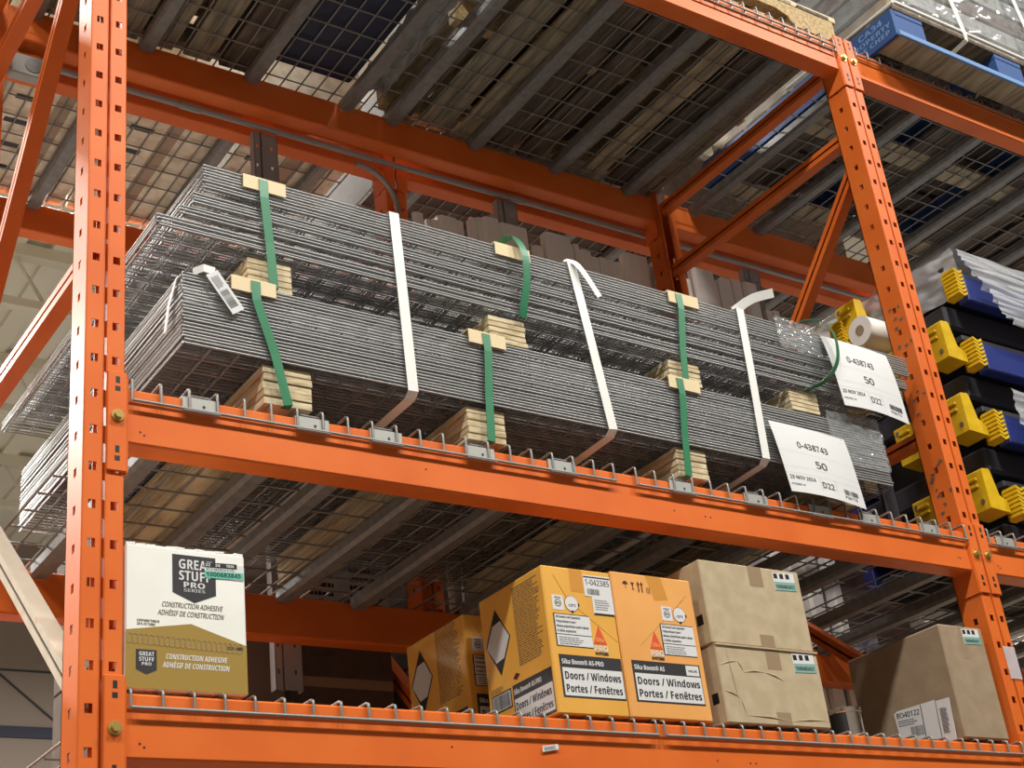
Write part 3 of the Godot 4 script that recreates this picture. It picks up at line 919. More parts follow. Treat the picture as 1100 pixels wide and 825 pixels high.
func label_sheet(which: String, at: Vector3, w: float, h: float, curl: float, number: String, date: String) -> void:
	var t := thing("paper_label", "large white paper label hanging on the %s bundle's right end" % which, "label", at, "paper labels on the bundles")
	var bend := func(p: Vector3) -> Vector3:
		var v := p.y / h
		var u := p.x / w
		return Vector3(p.x + 0.016 * (v - 0.5) * (1.0 if which == "lower" else 0.6) * -1.0, p.y - 0.012 * u * u, p.z - curl * 0.3 * pow(v, 3.0) + 0.010 * sin(u * 3.1 + 0.4) * (1.0 - v) + 0.003 * pow(1.0 - v, 2.0))
	var s := tool()
	var nu := 16
	var nv := 14
	for e in [0.0, -0.0006]:
		for i in nu:
			for j in nv:
				var a: Vector3 = bend.call(Vector3(w * i / nu, h * j / nv, e))
				var b: Vector3 = bend.call(Vector3(w * (i + 1) / nu, h * j / nv, e))
				var c: Vector3 = bend.call(Vector3(w * (i + 1) / nu, h * (j + 1) / nv, e))
				var d: Vector3 = bend.call(Vector3(w * i / nu, h * (j + 1) / nv, e))
				face(s, a, b, c, d, Vector3(0, 0, 1) if e == 0.0 else Vector3(0, 0, -1))
	var pm := part(t, "paper", s, M.paper)
	for e in [[number, 0.27, 0.66, 0.088, 0.40, M.ink], ["50", 0.43, 0.40, 0.098, 0.145, M.ink], [date, 0.03, 0.185, 0.048, 0.32, M.charcoal], ["D22", 0.43, 0.125, 0.082, 0.155, M.charcoal], ["PICNIC-A", 0.03, 0.10, 0.022, 0.16, M.charcoal], ["P36173", 0.72, 0.06, 0.04, 0.17, M.grey_ink]]:
		var am := text_mesh(e[0], e[3] * h, e[4] * w, false)
		var arr := am.surface_get_arrays(0)
		var vs: PackedVector3Array = arr[Mesh.ARRAY_VERTEX]
		for i in vs.size():
			vs[i] = bend.call(vs[i] + Vector3(e[1] * w, e[2] * h, 0.0007))
		arr[Mesh.ARRAY_VERTEX] = vs
		var nm := ArrayMesh.new()
		nm.add_surface_from_arrays(Mesh.PRIMITIVE_TRIANGLES, arr)
		put(pm, "lettering", nm, e[5])
	s = tool()
	for i in 16:
		var x := w * (0.72 + 0.013 * i)
		var ww := w * (0.003 + rng.randf() * 0.007)
		face(s, bend.call(Vector3(x, h * 0.12, 0.0009)), bend.call(Vector3(x + ww, h * 0.12, 0.0009)), bend.call(Vector3(x + ww, h * 0.19, 0.0009)), bend.call(Vector3(x, h * 0.19, 0.0009)), Vector3(0, 0, 1))
	part(pm, "barcode", s, M.charcoal)
	for e in [[0.0, 0.27, 1.0, 0.272], [0.41, 0.09, 0.413, 0.27], [0.62, 0.09, 0.623, 0.27], [0.0, 0.58, 1.0, 0.582], [0.0, 0.36, 1.0, 0.362]]:
		s = tool()
		for i in 8:
			var x0 := lerpf(e[0], e[2], i / 8.0) * w
			var x1 := lerpf(e[0], e[2], (i + 1) / 8.0) * w
			face(s, bend.call(Vector3(x0, h * e[1], 0.0008)), bend.call(Vector3(x1, h * e[1], 0.0008)), bend.call(Vector3(x1, h * e[3], 0.0008)), bend.call(Vector3(x0, h * e[3], 0.0008)), Vector3(0, 0, 1))
		part(pm, "ruled_line", s, M.silver_label)

# ------------------------------------------------------------------ cartons on the bottom shelf
func faces(w: float, h: float, d: float) -> Dictionary:
	return {"front": [Vector3(0, 0, 0), Vector3.RIGHT, Vector3.UP, Vector3(0, 0, 1)], "left": [Vector3(0, 0, -d), Vector3(0, 0, 1), Vector3.UP, Vector3.LEFT]}

func carton(called: String, label: String, at: Vector3, w: float, h: float, d: float, m: Material, turn := 0.0) -> Node3D:
	var t := thing(called, label, "box", at)
	t.rotation.y = turn
	var s := tool()
	bevel(s, Vector3(w / 2, h / 2, -d / 2), Vector3(w, h, d), 0.003)
	part(t, "carton_body", s, m)
	return t

func low_shelf() -> void:
	var Y := LOW + 0.0105
	# adhesive box
	var w := 0.236
	var h := 0.274
	var b := carton("adhesive_box", "white and gold construction adhesive box beside the tall upright", Vector3(0.024, Y, -0.008), w, h, 0.17, M.white_card)
	var f: Array = faces(w, h, 0.17).front
	poly(b, "gold_print", f, [Vector2(0.001, 0.002), Vector2(w - 0.001, 0.002), Vector2(w - 0.001, 0.094), Vector2(w * 0.53, 0.128), Vector2(0.001, 0.108)], M.gold, 0.0004)
	var sh := poly(b, "shield_emblem", f, [Vector2(0.090, 0.187), Vector2(0.133, 0.169), Vector2(0.176, 0.187), Vector2(0.176, 0.262), Vector2(0.090, 0.262)], M.charcoal, 0.0005)
	letters(sh, f, "GREAT", 0.103, 0.235, 0.0185, 0.066, M.paper)
	letters(sh, f, "STUFF", 0.103, 0.2125, 0.0185, 0.063, M.paper)
	letters(sh, f, "PRO", 0.112, 0.1985, 0.0105, 0.042, M.paper)
	letters(sh, f, "SERIES", 0.112, 0.190, 0.0058, 0.042, M.paper, 0.0008, false)
	letters(b, f, "CONSTRUCTION ADHESIVE", 0.069, 0.1575, 0.0096, 0.118, M.olive_ink, 0.0008, false, 0.2)
	letters(b, f, "ADHÉSIF DE CONSTRUCTION", 0.061, 0.1415, 0.0096, 0.128, M.olive_ink, 0.0008, false, 0.2)
	letters(b, f, "CONTAINS TWELVE", 0.022, 0.1255, 0.0042, 0.042, M.olive_ink, 0.0008, false)
	letters(b, f, "28 FL OZ TUBES", 0.022, 0.119, 0.0042, 0.034, M.olive_ink, 0.0008, false)
	var s2 := poly(b, "shield_emblem", f, [Vector2(0.020, 0.036), Vector2(0.0395, 0.027), Vector2(0.059, 0.036), Vector2(0.059, 0.073), Vector2(0.020, 0.073)], M.charcoal, 0.0007)
	letters(s2, f, "GREAT", 0.026, 0.0615, 0.0075, 0.028, M.paper, 0.001)
	letters(s2, f, "STUFF", 0.026, 0.0515, 0.0075, 0.028, M.paper, 0.001)
	letters(s2, f, "PRO", 0.031, 0.044, 0.0055, 0.018, M.paper, 0.001)
	letters(b, f, "CONSTRUCTION ADHESIVE", 0.076, 0.0585, 0.0098, 0.118, M.paper, 0.0009, true, 0.15)
	letters(b, f, "ADHÉSIF DE CONSTRUCTION", 0.070, 0.0425, 0.0098, 0.128, M.paper, 0.0009, true, 0.15)
	letters(b, f, "CCK 4885", 0.196, 0.0845, 0.006, 0.032, M.ink, 0.0009)
	# tape ridge over the gold band
	var sp := tool()
	for k in 22:
		var u := 0.008 + k * 0.0101
		var pts := []
		for i in 9:
			var a := TAU * i / 8
			pts.append(Vector3(u + cos(a) * 0.006, 0.093 - u * 0.03 + sin(a) * 0.010, 0.0006))
		tube(sp, pts, 0.0006, 4, false)
	part(b, "embossed_chain_print", sp, M.tape)
	# torn cardboard edge along the top and the price sticker
	sp = tool()
	for k in 12:
		box(sp, Vector3(0.01 + k * 0.0195, h + rng.randf_range(-0.001, 0.002), -0.004), Vector3(0.018, 0.004, 0.005), Basis(Vector3(0, 0, 1), rng.randf_range(-0.1, 0.1)))
	part(b, "torn_edge", sp, M.white_card)
	var st := panel(b, "price_sticker", f, 0.154, 0.222, 0.232, 0.252, M.paper, 0.0012)
	var tf := [f[0] + Vector3(0.154, 0.221, 0), Vector3(1, 0.03, 0).normalized(), Vector3(-0.03, 1, 0).normalized(), f[3]]
	panel(st, "teal_band", tf, 0, 0, 0.079, 0.014, M.teal, 0.0015)
	letters(st, tf, "1000683845", 0.003, 0.0035, 0.0085, 0.070, M.ink, 0.0018)
	panel(st, "black_band", tf, 0, 0.021, 0.066, 0.031, M.ink, 0.0015)
	letters(st, tf, "22", 0.002, 0.0235, 0.0055, 0.010, M.paper, 0.0018)
	letters(st, tf, "24", 0.022, 0.0235, 0.0055, 0.010, M.paper, 0.0018)
	letters(st, tf, "1034", 0.044, 0.0235, 0.0055, 0.016, M.paper, 0.0018)
	bars(st, "barcode", tf, 0.004, 0.0155, 0.062, 0.020, 18, M.grey_ink, true, 0.0016)
	# amber foam cartons
	foam_carton("amber foam carton with white label turned to show its side", Vector3(0.961, Y, -0.002), 0.190, 0.331, 0.255, M.amber, "AS-PRO", true)
	foam_carton("smaller showing amber foam carton behind, left of the labelled one", Vector3(0.945, Y, -0.305), 0.190, 0.318, 0.262, M.amber, "AS-PRO", false)
	foam_carton("lighter orange foam carton with handling symbols, right of the labelled one", Vector3(1.153, Y, 0.0), 0.235, 0.336, 0.255, M.amber_b, "AS", false, true)
	# brown cartons
	var c1 := carton("brown_carton", "crumpled brown carton, lower of the pair", Vector3(1.429, Y, 0.004), 0.327, 0.187, 0.24, M.carton_pale)
	var c2 := carton("brown_carton", "brown carton stacked on top of the crumpled one", Vector3(1.425, Y + 0.188, 0.002), 0.327, 0.206, 0.24, M.carton_pale, 0.0)
	for e in [[c1, 0.187, 0.262], [c2, 0.206, 0.258]]:
		var ff: Array = faces(0.327, e[1], 0.24).front
		var hh: float = e[1]
		panel(e[0], "tape_strip", ff, 0.155, hh - 0.052, 0.200, hh - 0.001, M.tape, 0.0004)
		panel(e[0], "tape_strip", ff, 0.155, 0.002, 0.200, 0.032, M.tape, 0.0004)
		sticker(e[0], ff, e[2] - 0.02, hh - 0.055, 0.072, 0.046)
		var lf: Array = faces(0.327, hh, 0.24).left
		poly(e[0], "arrow_print", lf, [Vector2(0.10, 0.06), Vector2(0.13, 0.06), Vector2(0.13, 0.11), Vector2(0.145, 0.11), Vector2(0.115, 0.15), Vector2(0.085, 0.11), Vector2(0.10, 0.11)], M.ink, 0.0004)
		panel(e[0], "line_print", lf, 0.06, 0.048, 0.18, 0.052, M.ink, 0.0004)
		panel(e[0], "black_print", lf, 0.20, 0.05, 0.222, 0.075, M.ink, 0.0004)
	# buckled face of the lower carton
	var s := tool()
	var cr := [[0.004, 0.135, 0.06, 0.148], [0.06, 0.148, 0.075, 0.122], [0.075, 0.122, 0.14, 0.126], [0.14, 0.126, 0.20, 0.108], [0.05, 0.06, 0.06, 0.02], [0.004, 0.075, 0.05, 0.06], [0.06, 0.02, 0.2, 0.012], [0.2, 0.012, 0.32, 0.018], [0.03, 0.18, 0.045, 0.04]]
	for e in cr:
		tube(s, [Vector3(e[0], e[1], -0.0005), Vector3((e[0] + e[2]) / 2, (e[1] + e[3]) / 2 + 0.003, 0.0014), Vector3(e[2], e[3], -0.0005)], 0.0011, 5)
	part(c1, "crease_ridge", s, M.carton_pale)
	s = tool()
	bx(s, Vector3(0.0, 0.183, -0.02), Vector3(0.327, 0.187, 0.0035))
	part(c1, "flap_edge", s, M.carton_pale)
	# large carton by the right upright, its left side bulged
	var bw := 0.172
	var bh := 0.305
	var big := thing("large_carton", "large brown carton against the scuffed upright", "box", Vector3(2.244, Y, -0.002))
	s = tool()
	bevel(s, Vector3(bw / 2, bh / 2, -0.17), Vector3(bw, bh, 0.34), 0.004)
	part(big, "carton_body", s, M.carton)
	var bf: Array = faces(bw, bh, 0.34).front
	sticker(big, bf, 0.088, bh - 0.05, 0.068, 0.042)
	panel(big, "tape_strip", bf, 0.074, bh - 0.09, 0.096, bh - 0.001, M.tape, 0.0003)
	# barcode cards leaning on its side
	var cd := thing("shipping_label", "white barcode label card curling off the large carton's side", "label", Vector3(2.238, Y, -0.19))
	var lf2 := [Vector3(-0.004, 0, -0.025), Vector3(0.01, -0.10, 1).normalized(), Vector3(0.03, 1, 0.03).normalized(), Vector3(-1, 0.03, 0.01).normalized()]
	poly(cd, "card", lf2, [Vector2(0.006, 0.046), Vector2(0.0, 0.118), Vector2(0.012, 0.124), Vector2(0.142, 0.132), Vector2(0.142, 0.030)], M.paper, 0.0008)
	letters(cd, lf2, "BO40122", 0.008, 0.104, 0.014, 0.078, M.ink, 0.0016, false)
	bars(cd, "printed_lines", lf2, 0.010, 0.082, 0.075, 0.100, 3, M.grey_ink, false, 0.0014)
	bars(cd, "barcode", lf2, 0.048, 0.050, 0.090, 0.076, 14, M.ink, true, 0.0014)
	panel(cd, "fold_line", lf2, 0.092, 0.036, 0.0945, 0.128, M.ink, 0.0012)
	poly(cd, "card", lf2, [Vector2(0.146, 0.020), Vector2(0.190, 0.018), Vector2(0.190, 0.130), Vector2(0.146, 0.128)], M.paper, 0.002)
	bars(cd, "barcode", lf2, 0.154, 0.042, 0.178, 0.108, 22, M.ink, false, 0.0026)
	# shiny can and foil
	var can := thing("metal_can", "shiny metal can with dark lid beside the brown cartons", "can", Vector3(1.893, Y, -0.075))
	s = tool()
	lathe(s, [Vector2(0, 0), Vector2(0.040, 0), Vector2(0.042, 0.004), Vector2(0.042, 0.066), Vector2(0.040, 0.070), Vector2(0, 0.070)], 28)
	part(can, "can_body", s, M.chrome)
	s = tool()
	lathe(s, [Vector2(0.043, 0.060), Vector2(0.0445, 0.062), Vector2(0.0445, 0.072), Vector2(0.040, 0.074), Vector2(0.036, 0.071), Vector2(0, 0.071)], 28)
	part(can, "lid", s, M.chrome)
	s = tool()
	for i in 8:
		var a0 := PI * 0.72 + i * 0.17
		var a1 := a0 + 0.17
		face(s, Vector3(cos(a0) * 0.0425, 0.004, sin(a0) * 0.0425), Vector3(cos(a1) * 0.0425, 0.004, sin(a1) * 0.0425), Vector3(cos(a1) * 0.0425, 0.062, sin(a1) * 0.0425), Vector3(cos(a0) * 0.0425, 0.062, sin(a0) * 0.0425), Vector3(cos(a0), 0, sin(a0)))
	part(can, "dark_label", s, M.ink)
	var i2 := 0
	for e in [[3.20, 0.045], [3.30, 0.05], [3.40, 0.045]]:
		var fo := thing("foil_roll", "silver foil roll standing behind the metal can", "roll", Vector3(e[0], 1.9655, -1.26), "silver foil rolls")
		s = tool()
		var pr := []
		for k in 22:
			pr.append(Vector2(cos(TAU * k / 22), sin(TAU * k / 22)) * (e[1] * (1.0 + 0.07 * sin(k * 2.7 + i2))))
		extrude(s, PackedVector2Array(pr), Vector3.ZERO, Vector3.RIGHT, Vector3(0, 0, 1), Vector3(0, 1.17, 0))
		part(fo, "foil", s, M.foil)
		s = tool()
		tube(s, [Vector3(0, 1.17, 0), Vector3(0, 1.19, 0)], 0.02, 14)
		part(fo, "core", s, M.carton)
		i2 += 1
	# things in the dark behind
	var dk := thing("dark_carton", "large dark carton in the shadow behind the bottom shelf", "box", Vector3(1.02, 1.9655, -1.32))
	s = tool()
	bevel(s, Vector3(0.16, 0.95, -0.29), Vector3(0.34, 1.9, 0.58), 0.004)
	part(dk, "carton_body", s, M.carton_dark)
	s = tool()
	bx(s, Vector3(-0.008, 0.86, 0.0), Vector3(0.328, 0.89, 0.0006))
	part(dk, "tape_strip", s, M.tape)
	var gp := thing("grey_board", "pale grey board standing behind the grey post above the bottom shelf", "board", Vector3(0.78, 1.9655, -1.30))
	s = tool()
	bevel(s, Vector3(0.09, 0.51, 0), Vector3(0.2, 1.02, 0.03), 0.003)
	part(gp, "board", s, M.wall)
	s = tool()
	bx(s, Vector3(0.03, 0.0, 0.015), Vector3(0.036, 1.02, 0.018))
	part(gp, "edge_rib", s, M.clip)
	# white printed cards seen through the deck
	var pc := thing("price_cards", "white printed cards seen through the wire deck above the dark beam", "card", Vector3(0.96, 2.96, -1.16))
	s = tool()
	bx(s, Vector3(0, 0.0, 0), Vector3(0.30, 0.22, 0.002))
	part(pc, "card", s, M.paper)
	var pf := [Vector3(0, 0, 0.002), Vector3.RIGHT, Vector3.UP, Vector3(0, 0, 1)]
	bars(pc, "printed_lines", pf, 0.02, 0.03, 0.14, 0.19, 6, M.charcoal, false, 0.0006)
	bars(pc, "printed_lines", pf, 0.17, 0.03, 0.28, 0.19, 6, M.charcoal, false, 0.0006)
	# small sticker on the bottom beam, clear tag on the right upright
	var bs := thing("beam_sticker", "small torn white sticker on the bottom beam", "sticker", Vector3(0.905, 2.292, 0.0))
	var kf := [Vector3.ZERO, Vector3(1, 0.16, 0).normalized(), Vector3(-0.16, 1, 0).normalized(), Vector3(0, 0, 1)]
	poly(bs, "paper", kf, [Vector2(0, 0), Vector2(0.042, 0), Vector2(0.043, 0.011), Vector2(0.003, 0.012)], M.paper, 0.0008)
	bars(bs, "printed_lines", kf, 0.005, 0.002, 0.036, 0.010, 3, M.grey_ink, false, 0.0012)
	var ct := thing("clear_sleeve", "clear plastic sleeve stuck on the scuffed upright beside the large carton", "sleeve", Vector3(BAY - 0.022, 2.545, 0.002))
	var cf := [Vector3.ZERO, Vector3.RIGHT, Vector3.UP, Vector3(0, 0, 1)]
	panel(ct, "sleeve", cf, -0.012, 0, 0.036, 0.09, M.film, 0.001)

func lathe(s: SurfaceTool, pr: Array, n: int) -> void:
	for i in n:
		var a := TAU * i / n
		var b := TAU * (i + 1) / n
		for k in pr.size() - 1:
			var p0 := Vector3(cos(a) * pr[k].x, pr[k].y, sin(a) * pr[k].x)
			var p1 := Vector3(cos(b) * pr[k].x, pr[k].y, sin(b) * pr[k].x)
			var q0 := Vector3(cos(a) * pr[k + 1].x, pr[k + 1].y, sin(a) * pr[k + 1].x)
			var q1 := Vector3(cos(b) * pr[k + 1].x, pr[k + 1].y, sin(b) * pr[k + 1].x)
			var t: Vector2 = pr[k + 1] - pr[k]
			var na := Vector3(cos(a) * t.y, -t.x, sin(a) * t.y).normalized()
			var nb := Vector3(cos(b) * t.y, -t.x, sin(b) * t.y).normalized()
			for e in [[p0, na], [p1, nb], [q1, nb], [p0, na], [q1, nb], [q0, na]]:
				s.set_normal(e[1])
				s.add_vertex(e[0])

func sticker(parent: Node, f: Array, u: float, v: float, w: float, h: float) -> void:
	var g := [f[0] + f[1] * u + f[2] * v, (f[1] + f[2] * 0.04).normalized(), (f[2] - f[1] * 0.04).normalized(), f[3]]
	var s := panel(parent, "price_sticker", g, 0, 0, w, h, M.paper, 0.0008)
	panel(s, "teal_band", g, 0.001, 0.0, w, h * 0.48, M.sea, 0.0011)
	letters(s, g, "1000483421", 0.004, h * 0.12, h * 0.2, w - 0.010, M.charcoal, 0.0014)
	for k in 3:
		panel(s, "black_square", g, 0.003 + k * w * 0.28, h * 0.66, 0.003 + k * w * 0.28 + w * 0.17, h * 0.94, M.ink, 0.0011)

func foam_carton(label: String, at: Vector3, w: float, h: float, d: float, m: Material, kind: String, receipt: bool, symbols := false) -> void:
	var b := carton("foam_carton", label, at, w, h, d, m)
	var F := faces(w, h, d)
	var f: Array = F.front
	var x0 := 0.018 if not symbols else 0.022
	var x1 := w - 0.004 if not symbols else w - 0.016
	# black title panel with white band
	var p := panel(b, "title_panel", f, x0, 0.036, x1, 0.130, M.charcoal, 0.0004)
	panel(p, "white_band", f, x0 + 0.005, 0.040, x1 - 0.002, 0.101, M.paper, 0.0008)
	letters(p, f, "Sika Boom® " + kind, x0 + 0.006, 0.110, 0.0105, 0.112 if kind != "AS" else 0.086, M.paper, 0.0009)
	letters(p, f, "Doors / Windows", x0 + 0.010, 0.077, 0.0165, x1 - x0 - 0.018, M.ink, 0.0012)
	letters(p, f, "Portes / Fenêtres", x0 + 0.010, 0.049, 0.0165, x1 - x0 - 0.018, M.ink, 0.0012)
	if symbols:
		var q := panel(p, "valve_badge", f, x1 - 0.042, 0.104, x1 - 0.004, 0.127, M.paper, 0.0008)
		letters(q, f, "VALVE", x1 - 0.036, 0.112, 0.005, 0.026, M.ink, 0.0012)
	# information panel
	var ix := x0 - 0.001 if not symbols else x1 - 0.098
	var iw := 0.098
	var ip := panel(b, "information_panel", f, ix, 0.148, ix + iw, 0.222, M.ink, 0.0004)
	panel(ip, "white_band", f, ix + 0.003, 0.176, ix + iw, 0.220, M.paper, 0.0008)
	panel(ip, "white_band", f, ix + 0.003, 0.150, ix + iw, 0.174, M.paper, 0.0008)
	var k := 0
	for tx in ["All Season Low Expansion", "Polyurethane Foam /", "Mousse polyuréthane quatre saisons", "à faible expansion"]:
		letters(ip, f, tx, ix + 0.006, 0.210 - k * 0.0105, 0.0055, [0.066, 0.054, 0.086, 0.050][k], M.charcoal, 0.0011)
		k += 1
	bars(ip, "printed_lines", f, ix + 0.008, 0.153, ix + 0.075, 0.172, 4, M.grey_ink, false, 0.0011, 0.4)
	# badges
	var bx0 := ix + 0.002 if not symbols else ix + 0.012
	var b1 := panel(b, "badge", f, bx0, 0.230, bx0 + 0.030, 0.264, M.paper, 0.0006)
	poly(b1, "badge_mark", f, ring(bx0 + 0.015, 0.246, 0.009), M.grey_ink, 0.0008)
	poly(b1, "badge_mark", f, ring(bx0 + 0.015, 0.246, 0.0065), M.paper, 0.0010)
	letters(b1, f, "PU", bx0 + 0.010, 0.243, 0.006, 0.010, M.ink, 0.0014)
	letters(b1, f, "APPLIC", bx0 + 0.006, 0.257, 0.003, 0.018, M.grey_ink, 0.0012)
	var b2 := poly(b, "round_badge", f, ring(bx0 + 0.052, 0.247, 0.0185, 26), M.ink, 0.0005)
	poly(b2, "badge_face", f, ring(bx0 + 0.052, 0.247, 0.0175, 26), M.paper, 0.0009)
	letters(b2, f, "-12°C", bx0 + 0.041, 0.240, 0.006, 0.022, M.charcoal, 0.0013)
	panel(b2, "badge_dot", f, bx0 + 0.069, 0.243, bx0 + 0.073, 0.249, M.ink, 0.0012)
	panel(b2, "badge_dot", f, bx0 + 0.049, 0.227, bx0 + 0.055, 0.231, M.ink, 0.0012)
	# triangle emblem and PRO
	var tx0 := ix + iw + 0.003 if not symbols else ix - 0.038
	var tv := 0.160
	var te := poly(b, "triangle_emblem", f, [Vector2(tx0, tv), Vector2(tx0 + 0.036, tv), Vector2(tx0 + 0.018, tv + 0.042)], M.brick_red, 0.0007)
	letters(te, f, "Sika", tx0 + 0.007, tv + 0.006, 0.009, 0.021, M.amber_b, 0.0010)
	letters(b, f, "PRO", tx0 + 0.0, tv - 0.017, 0.0125, 0.037, M.paper, 0.0010)
	letters(b, f, "SYSTEMS", tx0 + 0.001, tv - 0.025, 0.006, 0.035, M.ink, 0.0010)
	# creases of the die-cut flap
	var s := tool()
	if not symbols:
		tube(s, [Vector3(0.030, h - 0.02, 0.0002), Vector3(0.062, h - 0.075, 0.0002)], 0.0006, 4)
		tube(s, [Vector3(0.06, h - 0.075, 0.0002), Vector3(w - 0.004, 0.168, 0.0002)], 0.0004, 4)
	else:
		tube(s, [Vector3(w - 0.022, h - 0.040, 0.0002), Vector3(w - 0.062, h - 0.078, 0.0002)], 0.0006, 4)
		tube(s, [Vector3(w - 0.03, h - 0.05, 0.0002), Vector3(0.055, 0.165, 0.0002)], 0.0004, 4)
	part(b, "crease", s, M.gold)
	if receipt:
		var r := panel(b, "receipt_label", f, 0.112, h - 0.062, 0.188, h - 0.012, M.paper, 0.0009)
		letters(r, f, "1-042385", 0.117, h - 0.035, 0.013, 0.066, M.ink, 0.0013, false)
		panel(r, "black_band", f, 0.113, h - 0.018, 0.187, h - 0.015, M.ink, 0.0012)
		bars(r, "barcode", f, 0.120, h - 0.058, 0.155, h - 0.044, 15, M.ink, true, 0.0012)
		var r2 := panel(b, "receipt_label", f, 0.130, h - 0.103, 0.188, h - 0.060, M.paper, 0.0011)
		bars(r2, "printed_lines", f, 0.136, h - 0.092, 0.178, h - 0.066, 5, M.grey_ink, false, 0.0014, 0.4)
		panel(r2, "black_band", f, 0.131, h - 0.103, 0.187, h - 0.100, M.ink, 0.0014)
		panel(b, "tape_strip", f, 0.075, h - 0.055, 0.110, h - 0.001, M.amber_tape, 0.0003)
	if symbols:
		# umbrella, glass, arrows and this-way-up marks
		poly(b, "umbrella_mark", f, [Vector2(0.030, h - 0.028), Vector2(0.046, h - 0.028), Vector2(0.043, h - 0.022), Vector2(0.038, h - 0.020), Vector2(0.033, h - 0.022)], M.dark_red, 0.0006)
		panel(b, "umbrella_mark", f, 0.0375, h - 0.038, 0.0385, h - 0.028, M.dark_red, 0.0006)
		poly(b, "glass_mark", f, [Vector2(0.054, h - 0.022), Vector2(0.058, h - 0.030), Vector2(0.058, h - 0.037), Vector2(0.055, h - 0.039), Vector2(0.064, h - 0.039), Vector2(0.060, h - 0.037), Vector2(0.060, h - 0.030), Vector2(0.064, h - 0.022)], M.dark_red, 0.0006)
		for q in [0.074, 0.084]:
			poly(b, "arrow_mark", f, [Vector2(q, h - 0.044), Vector2(q + 0.003, h - 0.044), Vector2(q + 0.003, h - 0.026), Vector2(q + 0.006, h - 0.026), Vector2(q + 0.0015, h - 0.018), Vector2(q - 0.003, h - 0.026), Vector2(q, h - 0.026)], M.dark_red, 0.0006)
		bars(b, "handling_marks", f, 0.098, h - 0.045, 0.110, h - 0.030, 3, M.dark_red, true, 0.0006)
		poly(b, "tape_strip", f, [Vector2(0.100, h - 0.001), Vector2(0.145, h - 0.001), Vector2(0.158, h - 0.055), Vector2(0.118, h - 0.060)], M.amber_tape, 0.0003)
	# side face
	var l: Array = F.left
	var hz := poly(b, "hazard_diamond", l, [Vector2(0.012, 0.215), Vector2(0.062, 0.292), Vector2(0.112, 0.215), Vector2(0.062, 0.138)], M.ink, 0.0004)
	poly(hz, "grey_hexagon", l, [Vector2(0.016, 0.212), Vector2(0.046, 0.256), Vector2(0.078, 0.260), Vector2(0.108, 0.216), Vector2(0.080, 0.174), Vector2(0.048, 0.170)], M.hex_grey, 0.0007)
	bars(b, "printed_lines", l, 0.135, 0.138, 0.240, 0.318, 34, M.olive_ink, false, 0.0004, 0.5)
	bars(b, "printed_lines", l, 0.012, 0.105, 0.07, 0.118, 3, M.olive_ink, false, 0.0004, 0.45)
	poly(b, "red_mark", l, [Vector2(0.105, 0.118), Vector2(0.118, 0.128), Vector2(0.132, 0.122), Vector2(0.118, 0.112)], M.dark_red, 0.0004)
	var bc := panel(b, "barcode_panel", l, 0.012, 0.060, 0.092, 0.102, M.ink, 0.0004)
	panel(bc, "barcode_ground", l, 0.015, 0.063, 0.089, 0.099, M.silver_label, 0.0007)
	bars(bc, "barcode", l, 0.019, 0.066, 0.085, 0.096, 18, M.charcoal, true, 0.0009)
	poly(b, "triangle_emblem", l, [Vector2(0.020, 0.010), Vector2(0.062, 0.010), Vector2(0.041, 0.054)], M.brick_red, 0.0005)
	var sp := panel(b, "title_panel", l, 0.098, 0.006, 0.248, 0.104, M.charcoal, 0.0004)
	panel(sp, "white_band", l, 0.102, 0.012, 0.246, 0.072, M.paper, 0.0007)
	letters(sp, l, "Sika Boom® " + kind, 0.103, 0.083, 0.011, 0.105, M.paper, 0.0008)
	letters(sp, l, "Doors / Windows", 0.106, 0.048, 0.0165, 0.134, M.ink, 0.0011)
	letters(sp, l, "Portes / Fenêtres", 0.106, 0.020, 0.0165, 0.134, M.ink, 0.0011)

